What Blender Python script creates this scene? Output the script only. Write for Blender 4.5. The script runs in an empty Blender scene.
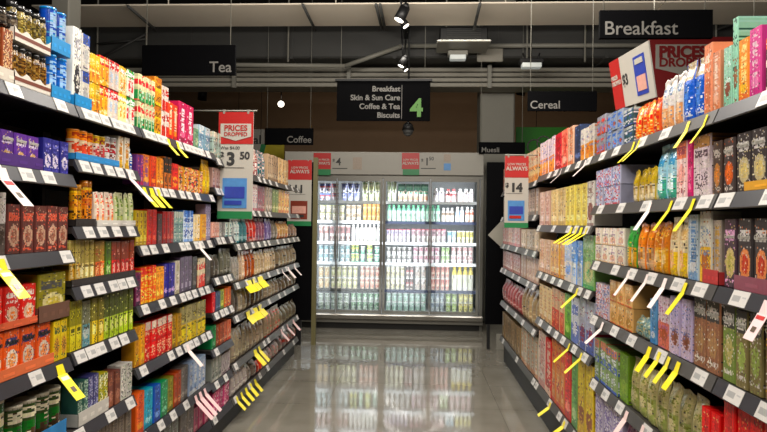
import bpy, math, random
from mathutils import Vector, Matrix

R = random.Random(7)
SC = bpy.context.scene
COL = SC.collection
PI = math.pi
# ------------------------------------------------------------------ camera
F = 600.0
CAMZ = 1.30
YAW, PITCH, ROLL = math.atan(31.5 / F), math.atan(7.0 / F), 0.013
fw = Vector((-math.sin(YAW) * math.cos(PITCH), math.cos(YAW) * math.cos(PITCH), math.sin(PITCH)))
r0 = Vector((math.cos(YAW), math.sin(YAW), 0))
u0 = r0.cross(fw)
rt = r0 * math.cos(ROLL) + u0 * math.sin(ROLL)
up = u0 * math.cos(ROLL) - r0 * math.sin(ROLL)
cam = bpy.data.cameras.new('camera')
cam.sensor_width = 36
cam.lens = F / 767 * 36
cam.clip_start = 0.05
camo = bpy.data.objects.new('camera', cam)
m = Matrix.Identity(4)
for i in range(3):
    m[i][0], m[i][1], m[i][2] = rt[i], up[i], -fw[i]
m[2][3] = CAMZ
camo.matrix_world = m
COL.objects.link(camo)
SC.camera = camo
# ------------------------------------------------------------------ world, exposure, lights
SC.view_settings.view_transform = 'Standard'
SC.view_settings.look = 'None'
SC.view_settings.gamma = 1
SC.view_settings.use_curve_mapping = False
SC.view_settings.exposure = 0.0
w = bpy.data.worlds.new('world')
SC.world = w
w.use_nodes = True
w.node_tree.nodes['Background'].inputs[0].default_value = (1.0, 0.93, 0.84, 1)
w.node_tree.nodes['Background'].inputs[1].default_value = 0.04


def area(name, loc, aim, sx, sy, power, col=(1, .93, .84), spread=180):
    l = bpy.data.lights.new(name, 'AREA')
    l.shape = 'RECTANGLE'
    l.size, l.size_y = sx, sy
    l.energy = power
    l.color = col
    l.spread = math.radians(spread)
    o = bpy.data.objects.new(name, l)
    COL.objects.link(o)
    o.location = loc
    d = Vector(aim) - Vector(loc)
    o.rotation_euler = d.to_track_quat('-Z', 'Y').to_euler()
    return o


# track lighting over the aisle: two lines of wide floods, one washing each gondola
for yy, pw in ((-0.4, 25), (1.2, 31), (2.8, 32), (4.3, 34)):
    area('aisle_light', (-0.55, yy, 3.25), (1.0, yy + .5, 0.7), .25, 1.1, pw * 1.25)
    area('aisle_light', (0.55, yy, 3.25), (-1.15, yy + .5, 0.8), .25, 1.1, pw)
area('aisle_light', (0, 6.9, 3.4), (0, 6.6, 0), 2.5, .2, 16, spread=110)
area('store_light', (0.3, 9.6, 3.2), (0.3, 11, 3.0), 6, .3, 9, (1, .8, .6))
area('soffit_fill', (0, 4.3, 2.97), (0, 4.6, 3.97), 4.5, .25, 95)  # added fill lamp, only to brighten the soffit panels; no real fitting here

# ------------------------------------------------------------------ pixel helpers


def pix_on(c, px, py):
    """point on the upright plane X = c seen at pixel px,py"""
    d = fw * F + rt * (px - 383.5) - up * (py - 216)
    t = c / d.x
    return Vector((c, d.y * t, CAMZ + d.z * t))


def y_at(c, z, px):
    """distance along the line X=c, height z seen at pixel column px"""
    u = px - 383.5
    # (p.r) F = u (p.f)
    a = F * rt.y - u * fw.y
    b = F * (c * rt.x + (z - CAMZ) * rt.z) - u * (c * fw.x + (z - CAMZ) * fw.z)
    return -b / a


def at(px, py, Y):
    """point at distance Y seen at pixel px,py"""
    d = fw * F + rt * (px - 383.5) - up * (py - 216)
    t = Y / d.y
    return Vector((d.x * t, Y, CAMZ + d.z * t))


# ------------------------------------------------------------------ materials


def lin(c):
    return tuple(((v / 12.92) if v <= .04045 else ((v + .055) / 1.055) ** 2.4) for v in c)


def hx(s):
    if len(s) == 3:
        return lin(tuple(int(k, 16) / 15 for k in s))
    return lin(tuple(int(s[i:i + 2], 16) / 255 for i in (0, 2, 4)))


def mat(name, col=None, rough=.5, metal=0, emit=None, es=1, attr=False, noise=0, nscale=20, coat=0, bump=0):
    ma = bpy.data.materials.new(name)
    ma.use_nodes = True
    nt = ma.node_tree
    b = nt.nodes['Principled BSDF']
    b.inputs['Roughness'].default_value = rough
    b.inputs['Metallic'].default_value = metal
    b.inputs['Coat Weight'].default_value = coat
    if attr:
        a = nt.nodes.new('ShaderNodeAttribute')
        a.attribute_name = 'art'
        src = a.outputs['Color']
    else:
        rgb = nt.nodes.new('ShaderNodeRGB')
        rgb.outputs[0].default_value = (*hx(col), 1)
        src = rgb.outputs[0]
    if noise or bump:
        tc = nt.nodes.new('ShaderNodeTexCoord')
        n = nt.nodes.new('ShaderNodeTexNoise')
        n.inputs['Scale'].default_value = nscale
        n.inputs['Detail'].default_value = 4
        nt.links.new(tc.outputs['Object'], n.inputs['Vector'])
        if noise:
            mr = nt.nodes.new('ShaderNodeMapRange')
            mr.inputs['To Min'].default_value = 1 - noise
            mr.inputs['To Max'].default_value = 1 + noise
            nt.links.new(n.outputs['Fac'], mr.inputs['Value'])
            mx = nt.nodes.new('ShaderNodeVectorMath')
            mx.operation = 'SCALE'
            nt.links.new(src, mx.inputs[0])
            nt.links.new(mr.outputs[0], mx.inputs['Scale'])
            src = mx.outputs[0]
        if bump:
            bp = nt.nodes.new('ShaderNodeBump')
            bp.inputs['Strength'].default_value = bump
            bp.inputs['Distance'].default_value = .01
            nt.links.new(n.outputs['Fac'], bp.inputs['Height'])
            nt.links.new(bp.outputs[0], b.inputs['Normal'])
    nt.links.new(src, b.inputs['Base Color'])
    if emit:
        b.inputs['Emission Color'].default_value = (*hx(emit), 1)
        b.inputs['Emission Strength'].default_value = es
    return ma


M = {}
M['card'] = mat('printed_card', attr=True, rough=.42, noise=.08, nscale=60, coat=.15)
M['film'] = mat('glossy_film', attr=True, rough=.28, noise=.1, nscale=50, coat=.3, bump=.25)
M['jar'] = mat('glazed_container', attr=True, rough=.2, noise=.05, nscale=30, coat=.3)
M['black'] = mat('black_metal', '131314', .5, noise=.1)
M['rail'] = mat('rail_plastic', '303035', .35, noise=.08)
M['railg'] = mat('rail_grey_plastic', '454341', .4, noise=.08)
M['shelf'] = mat('shelf_steel', '2b2725', .5, noise=.12)
M['back'] = mat('back_panel_steel', '2a211b', .6, noise=.1)
M['signblack'] = mat('sign_black', '08080a', .75, noise=.1)
M['white'] = mat('white_card', 'b4b0a6', .5, noise=.04)
M['letter'] = mat('letter_white', '7a7772', .5, noise=.02)
M['ink'] = mat('ink_dark', '2c2c2c', .5, noise=.02)
M['red'] = mat('sign_red', 'ae1a16', .45, noise=.04)
M['redlt'] = mat('sign_red_text', '7c1a1c', .5, noise=.02)
M['green'] = mat('sign_green', '1c7a45', .45, noise=.04)
M['blue'] = mat('sign_blue', '2a3fa0', .4, noise=.2, nscale=40)
M['faint'] = mat('print_faint', '9c8e80', .5, noise=.2, nscale=60)
M['navy'] = mat('rail_navy', '2c3450', .4, noise=.05)
M['cyan'] = mat('sign_cyan', '4a86c0', .4, noise=.2, nscale=40)
M['pink'] = mat('sign_peach', 'd8a090', .4, noise=.2, nscale=40)
M['brownp'] = mat('sign_brown', '7a2c18', .4, noise=.3, nscale=50)
M['lime'] = mat('sign_lime', '4c8a28', .5, noise=.1, nscale=60)
M['poster'] = mat('poster_green', '2c8a1c', .5, noise=.15, nscale=8)
M['gold'] = mat('poster_gold', 'b0a010', .5, noise=.1, nscale=8)
M['yellow'] = mat('tag_yellow', 'f2e21c', .45, noise=.04)
M['tagw'] = mat('tag_white', 'f0dcd8', .45, noise=.04)
M['ticket'] = mat('ticket_paper', 'e4e0dc', .45, noise=.06, nscale=150)
M['steel'] = mat('brushed_steel', 'a8a49c', .3, .8, noise=.1)
M['frame'] = mat('fridge_frame', '77756e', .4, .4, noise=.06)
M['darkframe'] = mat('fridge_base', '12110f', .5, noise=.06)
M['liner'] = mat('fridge_liner', 'e8eaee', .5, noise=.03)
M['fascia'] = mat('fridge_fascia', '9b988f', .5, noise=.04)
M['wallb'] = mat('wall_brown', '9c8268', .75, noise=.12, nscale=3)
M['wallg'] = mat('wall_grey', '5c5a54', .8, noise=.08, nscale=3)
M['colm'] = mat('column_grey', '8e8c82', .7, noise=.06, nscale=5)
M['ceil'] = mat('ceiling_black', '1c1b1a', .9, noise=.15, nscale=3)
M['panel'] = mat('ceiling_panel', 'ddd2c0', .8, noise=.05, nscale=4)
M['duct'] = mat('duct_grey', '434341', .6, .1, noise=.1, nscale=3)
M['pipe'] = mat('pipe_grey', '8c8a80', .5, noise=.08)
M['beam'] = mat('beam_grey', '9a968a', .6, noise=.08)
M['signblack'].node_tree.nodes['Principled BSDF'].inputs['Specular IOR Level'].default_value = .05
M['glow'] = mat('lamp_glow', 'ffffff', .5, emit='fff4e4', es=4)
M['glow2'] = mat('emergency_lamp', 'd8dcd8', .5, emit='dfe6e0', es=.25)
M['led'] = mat('led_strip', 'ffffff', .5, emit='f4f8ff', es=1.2)
M['olive'] = mat('post_olive', '6a6440', .5, noise=.1)


def glass():
    ma = bpy.data.materials.new('door_glass')
    ma.use_nodes = True
    nt = ma.node_tree
    nt.nodes.clear()
    o = nt.nodes.new('ShaderNodeOutputMaterial')
    t = nt.nodes.new('ShaderNodeBsdfTransparent')
    t.inputs[0].default_value = (.95, .97, .97, 1)
    g = nt.nodes.new('ShaderNodeBsdfGlossy')
    g.inputs['Roughness'].default_value = .03
    fr = nt.nodes.new('ShaderNodeFresnel')
    fr.inputs[0].default_value = 1.4
    mx = nt.nodes.new('ShaderNodeMixShader')
    nt.links.new(fr.outputs[0], mx.inputs[0])
    nt.links.new(t.outputs[0], mx.inputs[1])
    nt.links.new(g.outputs[0], mx.inputs[2])
    nt.links.new(mx.outputs[0], o.inputs[0])
    return ma


M['glass'] = glass()


def floor_mat():
    ma = bpy.data.materials.new('polished_vinyl_floor')
    ma.use_nodes = True
    nt = ma.node_tree
    b = nt.nodes['Principled BSDF']
    tc = nt.nodes.new('ShaderNodeTexCoord')
    n = nt.nodes.new('ShaderNodeTexNoise')
    n.inputs['Scale'].default_value = 3
    n.inputs['Detail'].default_value = 6
    nt.links.new(tc.outputs['Object'], n.inputs['Vector'])
    cr = nt.nodes.new('ShaderNodeValToRGB')
    cr.color_ramp.elements[0].position = .3
    cr.color_ramp.elements[0].color = (*hx('6c685e'), 1)
    cr.color_ramp.elements[1].position = .7
    cr.color_ramp.elements[1].color = (*hx('807c72'), 1)
    nt.links.new(n.outputs['Fac'], cr.inputs[0])
    br = nt.nodes.new('ShaderNodeTexBrick')
    br.offset = 0
    br.inputs['Scale'].default_value = 1
    br.inputs['Mortar Size'].default_value = .003
    br.inputs['Brick Width'].default_value = .61
    br.inputs['Row Height'].default_value = .61
    br.inputs['Color1'].default_value = (1, 1, 1, 1)
    br.inputs['Color2'].default_value = (.95, .95, .95, 1)
    br.inputs['Mortar'].default_value = (.72, .72, .72, 1)
    nt.links.new(tc.outputs['Object'], br.inputs['Vector'])
    mx = nt.nodes.new('ShaderNodeMix')
    mx.data_type = 'RGBA'
    mx.blend_type = 'MULTIPLY'
    mx.inputs[0].default_value = 1
    nt.links.new(cr.outputs[0], mx.inputs[6])
    nt.links.new(br.outputs[0], mx.inputs[7])
    nt.links.new(mx.outputs[2], b.inputs['Base Color'])
    n2 = nt.nodes.new('ShaderNodeTexNoise')
    n2.inputs['Scale'].default_value = 5
    n2.inputs['Detail'].default_value = 2
    nt.links.new(tc.outputs['Object'], n2.inputs['Vector'])
    bp = nt.nodes.new('ShaderNodeBump')
    bp.inputs['Strength'].default_value = .025
    bp.inputs['Distance'].default_value = .01
    nt.links.new(n2.outputs['Fac'], bp.inputs['Height'])
    nt.links.new(bp.outputs[0], b.inputs['Normal'])
    b.inputs['Roughness'].default_value = .055
    b.inputs['IOR'].default_value = 1.6
    return ma


M['floor'] = floor_mat()

# ------------------------------------------------------------------ mesh helpers


class MB:
    def __init__(s):
        s.v, s.f, s.c, s.sm = [], [], [], []

    def face(s, idx, col=(1, 1, 1), smooth=False):
        s.f.append(idx)
        s.c.append(col)
        s.sm.append(smooth)

    def box(s, lo, hi, col=(1, 1, 1), ch=0):
        """box, with chamfered vertical and horizontal edges when ch > 0"""
        n = len(s.v)
        (x0, y0, z0), (x1, y1, z1) = lo, hi
        if ch <= 0:
            for z in (z0, z1):
                s.v += [(x0, y0, z), (x1, y0, z), (x1, y1, z), (x0, y1, z)]
            for q in ((0, 3, 2, 1), (4, 5, 6, 7), (0, 1, 5, 4), (1, 2, 6, 5), (2, 3, 7, 6), (3, 0, 4, 7)):
                s.face([n + k for k in q], col)
            return s
        rings = [(z0, ch), (z0 + ch, 0), (z1 - ch, 0), (z1, ch)]
        for z, e in rings:
            a, b2 = x0 + e, x1 - e
            c2, d = y0 + e, y1 - e
            k = ch if e == 0 else ch * .5
            s.v += [(a + k, c2, z), (b2 - k, c2, z), (b2, c2 + k, z), (b2, d - k, z), (b2 - k, d, z), (a + k, d, z), (a, d - k, z), (a, c2 + k, z)]
        for r_ in range(3):
            for k in range(8):
                s.face([n + r_ * 8 + k, n + r_ * 8 + (k + 1) % 8, n + r_ * 8 + 8 + (k + 1) % 8, n + r_ * 8 + 8 + k], col)
        s.face([n + k for k in range(7, -1, -1)], col)
        s.face([n + 24 + k for k in range(8)], col)
        return s

    def tube(s, p, q, r_, seg=10, col=(1, 1, 1), r2=None):
        p, q = Vector(p), Vector(q)
        r2 = r_ if r2 is None else r2
        d = (q - p).normalized()
        a = d.orthogonal().normalized()
        b = d.cross(a)
        n = len(s.v)
        for c0, rr in ((p, r_), (q, r2)):
            for k in range(seg):
                t = 2 * PI * k / seg
                s.v.append(tuple(c0 + a * math.cos(t) * rr + b * math.sin(t) * rr))
        for k in range(seg):
            s.face([n + k, n + (k + 1) % seg, n + seg + (k + 1) % seg, n + seg + k], col, True)
        s.face([n + k for k in range(seg - 1, -1, -1)], col)
        s.face([n + seg + k for k in range(seg)], col)
        return s

    def quad(s, a, b, c, d, col=(1, 1, 1)):
        n = len(s.v)
        s.v += [tuple(a), tuple(b), tuple(c), tuple(d)]
        s.face([n, n + 1, n + 2, n + 3], col)
        return s

    def prism(s, pts, off, col=(1, 1, 1)):
        """closed polygon pts (3-D) pushed along off"""
        n = len(s.v)
        k = len(pts)
        off = Vector(off)
        s.v += [tuple(p) for p in pts] + [tuple(Vector(p) + off) for p in pts]
        s.face([n + i for i in range(k)], col)
        s.face([n + k + i for i in range(k - 1, -1, -1)], col)
        for i in range(k):
            j = (i + 1) % k
            s.face([n + j, n + i, n + k + i, n + k + j], col)
        return s

    def mesh(s, name, art=False):
        me = bpy.data.meshes.new(name)
        me.from_pydata(s.v, [], s.f)
        if art:
            ca = me.color_attributes.new('art', 'FLOAT_COLOR', 'CORNER')
            buf = []
            for f_, c in zip(s.f, s.c):
                buf += [c[0], c[1], c[2], 1.0] * len(f_)
            ca.data.foreach_set('color', buf)
        me.polygons.foreach_set('use_smooth', s.sm)
        me.update()
        return me

    def build(s, name, ma, parent=None, art=False, loc=None):
        me = s.mesh(name, art)
        me.materials.append(ma)
        o = bpy.data.objects.new(name, me)
        COL.objects.link(o)
        if parent:
            o.parent = parent
        if loc is not None:
            o.location = loc
        return o


def tag(o, label, cat, group=None, kind=None):
    if label:
        o['label'] = label
    if cat:
        o['category'] = cat
    if group:
        o['group'] = group
    if kind:
        o['kind'] = kind
    return o


def empty(name, loc=(0, 0, 0), rz=0):
    o = bpy.data.objects.new(name, None)
    o.empty_display_size = .05
    o.location = loc
    o.rotation_euler = (0, 0, rz)
    COL.objects.link(o)
    return o


def struct(name, mb, ma):
    return tag(mb.build(name, ma), None, None, None, 'structure')


def text(body, size, ma, parent, loc, rot=(PI / 2, 0, 0), align='LEFT', name='lettering', bold=0.0):
    cu = bpy.data.curves.new('tmp', 'FONT')
    cu.body = body
    cu.size = size
    cu.align_x = align
    cu.extrude = .0006
    cu.offset = bold
    cu.space_line = .95
    to = bpy.data.objects.new('tmp', cu)
    COL.objects.link(to)
    dg = bpy.context.evaluated_depsgraph_get()
    me = bpy.data.meshes.new_from_object(to.evaluated_get(dg))
    bpy.data.objects.remove(to)
    me.name = name
    me.materials.clear()
    me.materials.append(ma)
    o = bpy.data.objects.new(name, me)
    COL.objects.link(o)
    o.location = loc
    o.rotation_euler = rot
    o.parent = parent
    return o


# ------------------------------------------------------------------ room
struct('floor', MB().box((-9, -2, -.05), (9, 13, 0)), M['floor'])
struct('ceiling', MB().box((-9, -2, 4.9), (9, 13, 5.0)), M['ceil'])
struct('wall_back', MB().box((-9, 12, 0), (9, 12.1, 4.9)), M['wallb'])
struct('wall_left', MB().box((-9.1, -2, 0), (-9, 13, 4.9)), M['wallg'])
struct('wall_right', MB().box((9, -2, 0), (9.1, 13, 4.9)), M['wallg'])
struct('wall_front', MB().box((-9, -2.1, 0), (9, -2, 4.9)), M['wallg'])
struct('column', MB().box((.86, 8.1, 0), (1.32, 8.55, 4.9), ch=.02), M['colm'])
lc = at(59, 10, 5.2)
struct('column', MB().box((lc.x - .075, 5.2, 0), (lc.x + .09, 5.4, 4.9), ch=.01), M['colm'])

# ------------------------------------------------------------------ ceiling services
# suspended soffit panels
zS, yA, yB = 3.52, 6.05, 6.72
xs_ = [at(68, 25, yB).x, at(154, 25, yB).x, at(313, 25, yB).x, at(474, 25, yB).x, at(640, 25, yB).x, at(800, 25, yB).x]
for i in range(5):
    tag(MB().box((xs_[i] + .006, yA, zS), (xs_[i + 1] - .006, yB, zS + .015)).tube((xs_[i] + .3, 6.4, zS + .01), (xs_[i] + .3, 6.4, 4.9), .008, 6).build('ceiling_panel', M['panel']),
        ['pale soffit panel above the Tea sign end, cut short', 'pale soffit panel beside the Tea sign, two seams over', 'pale soffit panel between Tea sign and twin spotlights',
         'pale soffit panel right above the aisle number sign side', 'pale soffit panel behind the Breakfast sign'][i], 'ceiling panel', 'row of suspended soffit panels')
# dark duct run above and behind
du = empty('air_duct', (0, 7.75, 3.36))
tag(du, 'wide dark grey air duct crossing the ceiling behind the pale soffit', 'duct')
MB().box((-6, -.3, 0), (6, .3, .56), ch=.02).build('casing', M['duct'], du)
for i, X in enumerate((-4.2, -2.9, -1.6, -.3, 1.0, 2.3, 3.6)):
    MB().box((X, -.31, -.01), (X + .04, .31, .57)).build('flange', M['duct'], du)
zb = 3.055
be = empty('cable_tray', (0, 7.85, zb))
tag(be, 'grey ribbed tray running above the brown wall', 'tray')
for k in range(4):
    MB().box((-5.5, -.16 + .02 * k, .07 * k), (5.5, .18, .07 * k + .052), ch=.008).build('rail', M['beam'], be)
for X in (-4, -2.4, -.9, .9, 2.5):
    MB().box((X, -.19, -.02), (X + .05, -.14, .27)).build('bracket', M['pipe'], be)
# light conduit with its step
pp = [at(150, 64, 7.38), at(345, 66, 7.38), at(402, 46, 7.38), at(767, 45, 7.38)]
mb = MB()
for a, b in zip(pp, pp[1:]):
    mb.tube(a, b, .028, 8)
tag(mb.build('conduit', M['pipe']), 'light grey conduit that steps up beside the twin spotlight', 'pipe')
tp = [at(180, 89, 9.6), at(640, 91, 9.6)]
TZ = tp[0].z
tag(MB().box((tp[0].x, 9.58, tp[0].z - .03), (tp[1].x, 9.64, tp[0].z + .03)).tube((tp[0].x + .3, 9.61, TZ), (tp[0].x + .3, 9.61, 4.9), .01, 6).tube((tp[1].x - .3, 9.61, TZ), (tp[1].x - .3, 9.61, 4.9), .01, 6).build('lighting_track', M['black']),
    'long black lighting track in front of the brown wall', 'lighting track')
a = at(404, -6, 5.95)
TZ2 = a.z
tag(MB().box((a.x - .03, 5.0, a.z), (a.x + .03, 7.4, a.z + .04)).tube((a.x, 5.5, a.z), (a.x, 5.5, 4.9), .01, 6).tube((a.x, 7.3, a.z), (a.x, 7.3, 4.9), .01, 6).build('lighting_track', M['black']), 'black lighting track over the middle of the aisle', 'lighting track')
for i, (px, py, px2, py2) in enumerate(((128, 3, 156, 27), (303, 4, 315, 28), (376, 4, 382, 29), (380, 4, 385, 30), (480, 4, 474, 28))):
    a, b = at(px, py, 5.98), at(px2, py2, 6.75)
    a.z = b.z = zS - .03
    tag(MB().tube(a, b, .016, 8).build('ceiling_bar', M['duct']),
        ['grey bar under the soffit seam by the Tea sign', 'grey bar under the soffit seam mid way', 'grey bar, first of a close pair beside the twin spotlight',
         'grey bar, second of a close pair beside the twin spotlight', 'grey bar under the soffit seam above the cooling unit'][i], 'ceiling bar', 'bars under the soffit')
# hanging rods in the dark zone
for i, px in enumerate((97, 146, 288, 527, 585, 716, 790)):
    a = at(px, 62, 7.36)
    tag(MB().tube((a.x, 7.36, a.z - (.4 if px > 700 else 0)), (a.x, 7.36, 4.9), .012, 6).build('hanger_rod', M['pipe']), 'thin hanger rod dropping from the dark ceiling', 'rod', 'ceiling hanger rods')
for i, (p, q) in enumerate((((97, 44), (146, 39)), ((97, 60), (146, 34)), ((716, 30), (790, 2)), ((716, 8), (790, 28)))):
    a, b = at(*p, 7.36 - .025 * (i % 2)), at(*q, 7.36 - .025 * (i % 2))
    tag(MB().tube(a, b, .014, 6).build('brace_cable', M['duct']), ['level dark cable behind the tea cartons', 'sloping dark cable reaching to the Tea sign',
        'rising dark brace beside the Breakfast sign', 'falling dark brace beside the Breakfast sign'][i], 'cable')
# cooling unit with emergency lamp, second emergency lamp
a, b = at(440, 27, 6.85), at(488, 40, 6.85)
cu_ = empty('cooling_unit', ((a.x + b.x) / 2, 6.85, b.z))
hw = (b.x - a.x) / 2
tag(cu_, 'black box shaped cooling unit with pale rim under the soffit', 'cooling unit')
MB().box((-hw, 0, 0), (hw, .4, a.z - b.z), ch=.01).build('casing', M['black'], cu_)
for sx in (-.7, .7):
    MB().tube((sx * hw, .2, a.z - b.z - .01), (sx * hw, .2, 4.9 - b.z), .008, 6).build('hanger', M['pipe'], cu_)
MB().box((-hw - .03, -.03, -.03), (hw + .03, .43, -.005), ch=.006).build('rim', M['pipe'], cu_)
for k in range(6):
    MB().box((-hw + .08, -.012, .03 + .024 * k), (hw - .08, -.002, .035 + .024 * k)).build('fin', M['duct'], cu_)
for i, (px, py, wpx) in enumerate(((458, 55, 20), (532, 63, 24))):
    a = at(px, py, 7.1)
    hw = wpx / 85 / 2
    e = empty('emergency_light', (a.x, 7.1, a.z))
    MB().tube((0, .06, .055), (0, .06, 4.9 - a.z if i else .1), .008, 6).build('hanger', M['black'], e)
    tag(e, ['small emergency light hanging below the black cooling unit', 'small emergency light with dark bracket above the Cereal sign'][i], 'light')
    MB().box((-hw, 0, 0), (hw, .12, .06), ch=.008).build('housing', M['pipe'] if i == 0 else M['black'], e)
    MB().box((-hw * .8, -.012, -.05), (hw * .8, .1, .005), ch=.006).build('lens', M['glow2'], e)
    MB().tube((-hw * .5, .05, .05), (-hw * .7, .05, .13), .01, 6).build('bracket', M['black'], e)
    MB().tube((hw * .5, .05, .05), (hw * .7, .05, .13), .01, 6).build('bracket', M['black'], e)
a, b = at(477, 48, 7.44), at(503, 62, 7.44)
tag(MB().box((a.x, 7.42, b.z), (b.x, 7.447, a.z), ch=.01).build('junction_panel', M['beam']), 'plain grey panel beside the cooling unit', 'panel')


def spot(px, py, Y, s, label, tilt, lit=True, up_=.5, aim=(0, 0, -1), em='glow'):
    a = at(px, py, Y)
    e = empty('track_spotlight', a)
    tag(e, label, 'spotlight', 'track spotlights')
    d = Vector(aim).normalized()
    mb = MB()
    mb.tube(-d * .16 * s, -d * .12 * s, .02 * s, 14, r2=.045 * s)
    mb.tube(-d * .12 * s, d * 0, .045 * s, 16, r2=.05 * s)
    mb.build('lamp_head', M['black'], e)
    MB().tube(d * .0005, d * .004, .042 * s, 16).build('lens', M[em] if lit else M['duct'], e)
    MB().tube(-d * .08 * s, (0, 0, (TZ - .03 if Y > 9 else TZ2) - a.z), .01, 8).build('stem', M['black'], e)


spot(399, 20, 5.95, 1.15, 'black track spotlight tilting down, upper of the front pair', 0, aim=(-.4, -.05, -.85), up_=.22)
spot(406, 26, 6.25, .85, 'black track spotlight, lower one of the front pair', 0, aim=(.55, -.05, -.8), up_=.3)
spot(401, 66, 7.0, .85, 'black track spotlight, upper of the pair below the conduit step', 0, aim=(-.4, -.05, -.85), up_=.5)
spot(406, 70, 7.15, .65, 'black track spotlight, lower of the pair below the conduit step', 0, aim=(.55, -.05, -.8), up_=.5)
spot(281, 104, 9.61, 1.2, 'glowing spotlight facing out before the brown wall', 0, aim=(.12, -1, -.12), up_=.25)
spot(202, 100, 9.61, 1.5, 'unlit black spotlight hanging by the tea cartons and Tea sign', 0, False, aim=(-.2, .3, -1), up_=.2)
spot(520, 95, 9.61, 1.5, 'unlit black spotlight hanging beside the Cereal sign', 0, False, aim=(-.2, .3, -1), up_=.2)
a = at(408, 132, 7.2)
e = empty('ceiling_camera', a)
tag(e, 'black dome camera hanging below the aisle number sign', 'camera')
mb = MB()
mb.tube((0, 0, .02), (0, 0, .09), .075, 18, r2=.055)
mb.tube((0, 0, .09), (0, 0, .12), .055, 18, r2=.02)
mb.build('housing', M['black'], e)
mb = MB()
mb.tube((0, 0, -.03), (0, 0, .02), .05, 18, r2=.068)
mb.tube((0, 0, -.05), (0, 0, -.03), .02, 18, r2=.05)
mb.build('dome', M['duct'], e)
MB().tube((0, 0, .1), (0, 0, 4.9 - a.z), .012, 8).build('stem', M['black'], e)

# ------------------------------------------------------------------ hanging signs


def hang_sign(px0, py0, px1, py1, Y, label, words, name='aisle_sign', rods=True, ma='signblack'):
    a, b = at(px0, py0, Y), at(px1, py1, Y)
    W, H = b.x - a.x, a.z - b.z
    e = empty(name, (a.x, Y, b.z))
    tag(e, label, 'sign')
    MB().box((0, 0, 0), (W, .025, H), ch=.002).build('board', M[ma], e)
    for body, fx, fz, sz, al in words:
        text(body, sz * H, M['letter'], e, (fx * W, -.0015, fz * H), align=al, bold=.004 * H)
    if rods:
        for fx in (.04, .94):
            MB().tube((fx * W, .012, H - .004), (fx * W, .012, 4.9 - b.z), .003, 6).build('hanger', M['pipe'], e)
    return e, W, H


hang_sign(600, 10, 713, 38, 3.3, 'black hanging sign reading Breakfast', [('Breakfast', .035, .13, .68, 'LEFT')])
hang_sign(142, 45, 235, 75, 3.9, 'black hanging sign reading Tea', [('Tea', .965, .1, .50, 'RIGHT')])
hang_sign(528, 91, 597, 111, 5.15, 'black hanging sign reading Cereal', [('Cereal', .03, .12, .56, 'LEFT')])
hang_sign(479, 142, 525, 154, 7.3, 'small black hanging sign reading Muesli', [('Muesli', .05, .14, .6, 'LEFT')])
hang_sign(265, 128, 313, 145, 7.4, 'small black hanging sign reading Coffee', [('Coffee', .97, .14, .55, 'RIGHT')])
e, W, H = hang_sign(337, 81, 430, 121, 7.0, 'black aisle number sign with four category lines and a green 4',
                    [('Breakfast', .68, .74, .19, 'RIGHT'), ('Skin & Sun Care', .68, .52, .19, 'RIGHT'), ('Coffee & Tea', .68, .30, .19, 'RIGHT'), ('Biscuits', .68, .08, .19, 'RIGHT')], name='aisle_number_sign')
text('4', H * .62, M['lime'], e, (.79 * W, -.0015, .12 * H), bold=.02 * H, name='number')
MB().box((.695 * W, -.002, .05 * H), (.70 * W, 0, .9 * H)).build('divider_line', M['letter'], e)
MB().box((-.02 * W, -.01, H), (1.02 * W, .035, H * 1.05)).build('top_rail', M['black'], e)
# wall posters beyond the shelving
a, b = at(516, 127, 9), at(568, 158, 9)
e = empty('poster', (a.x, 9, b.z))
tag(e, 'green poster with pale leaf outline behind the breakfast packs', 'poster')
MB().box((0, 0, -.3), (b.x - a.x, .02, a.z - b.z), ch=.002).build('board', M['poster'], e)
mb = MB()
for k in range(3):
    cx, cz, rr = .27 + .14 * k, .17 + .05 * (k % 2), .1
    for j in range(12):
        t0, t1 = 2 * PI * j / 12, 2 * PI * (j + 1) / 12
        mb.tube((cx + rr * math.cos(t0), -.004, cz + rr * math.sin(t0)), (cx + rr * math.cos(t1), -.004, cz + rr * math.sin(t1)), .012, 5)
mb.build('leaf_outline', M['letter'], e)
MB().tube((.3, .01, a.z - b.z - .004), (.3, .01, 4.9 - b.z), .004, 6).build('hanger', M['black'], e)
a, b = at(225, 129, 8.8), at(264, 158, 8.8)
e = empty('poster', (a.x, 8.8, b.z))
tag(e, 'white poster with dark lettering behind the hanging three fifty sign', 'poster')
MB().box((0, 0, 0), (b.x - a.x, .02, a.z - b.z), ch=.002).build('board', M['fascia'], e)
MB().tube((.2, .01, a.z - b.z - .004), (.2, .01, 4.9 - b.z), .004, 6).build('hanger', M['black'], e)
text('Special', .2, M['ink'], e, (b.x - a.x - .04, -.0015, .2), align='RIGHT', bold=.004)
a, b = at(247, 144, 8.6), at(284, 159, 8.6)
e = empty('poster', (a.x, 8.6, b.z))
tag(e, 'small gold poster with green and white stripe under the Coffee sign', 'poster')
W, H = b.x - a.x, a.z - b.z
MB().box((0, 0, 0), (W, .02, H), ch=.002).build('board', M['gold'], e)
MB().tube((.2, .01, H - .004), (.2, .01, 4.9 - b.z), .004, 6).build('hanger', M['black'], e)
MB().prism([(0, -.002, 0), (W * .42, -.002, 0), (W * .52, -.002, H), (0, -.002, H)], (0, .001, 0)).build('green_stripe', M['green'], e)
MB().prism([(0, -.004, 0), (W * .3, -.004, 0), (W * .38, -.004, H), (0, -.004, H)], (0, .001, 0)).build('white_stripe', M['fascia'], e)
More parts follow.
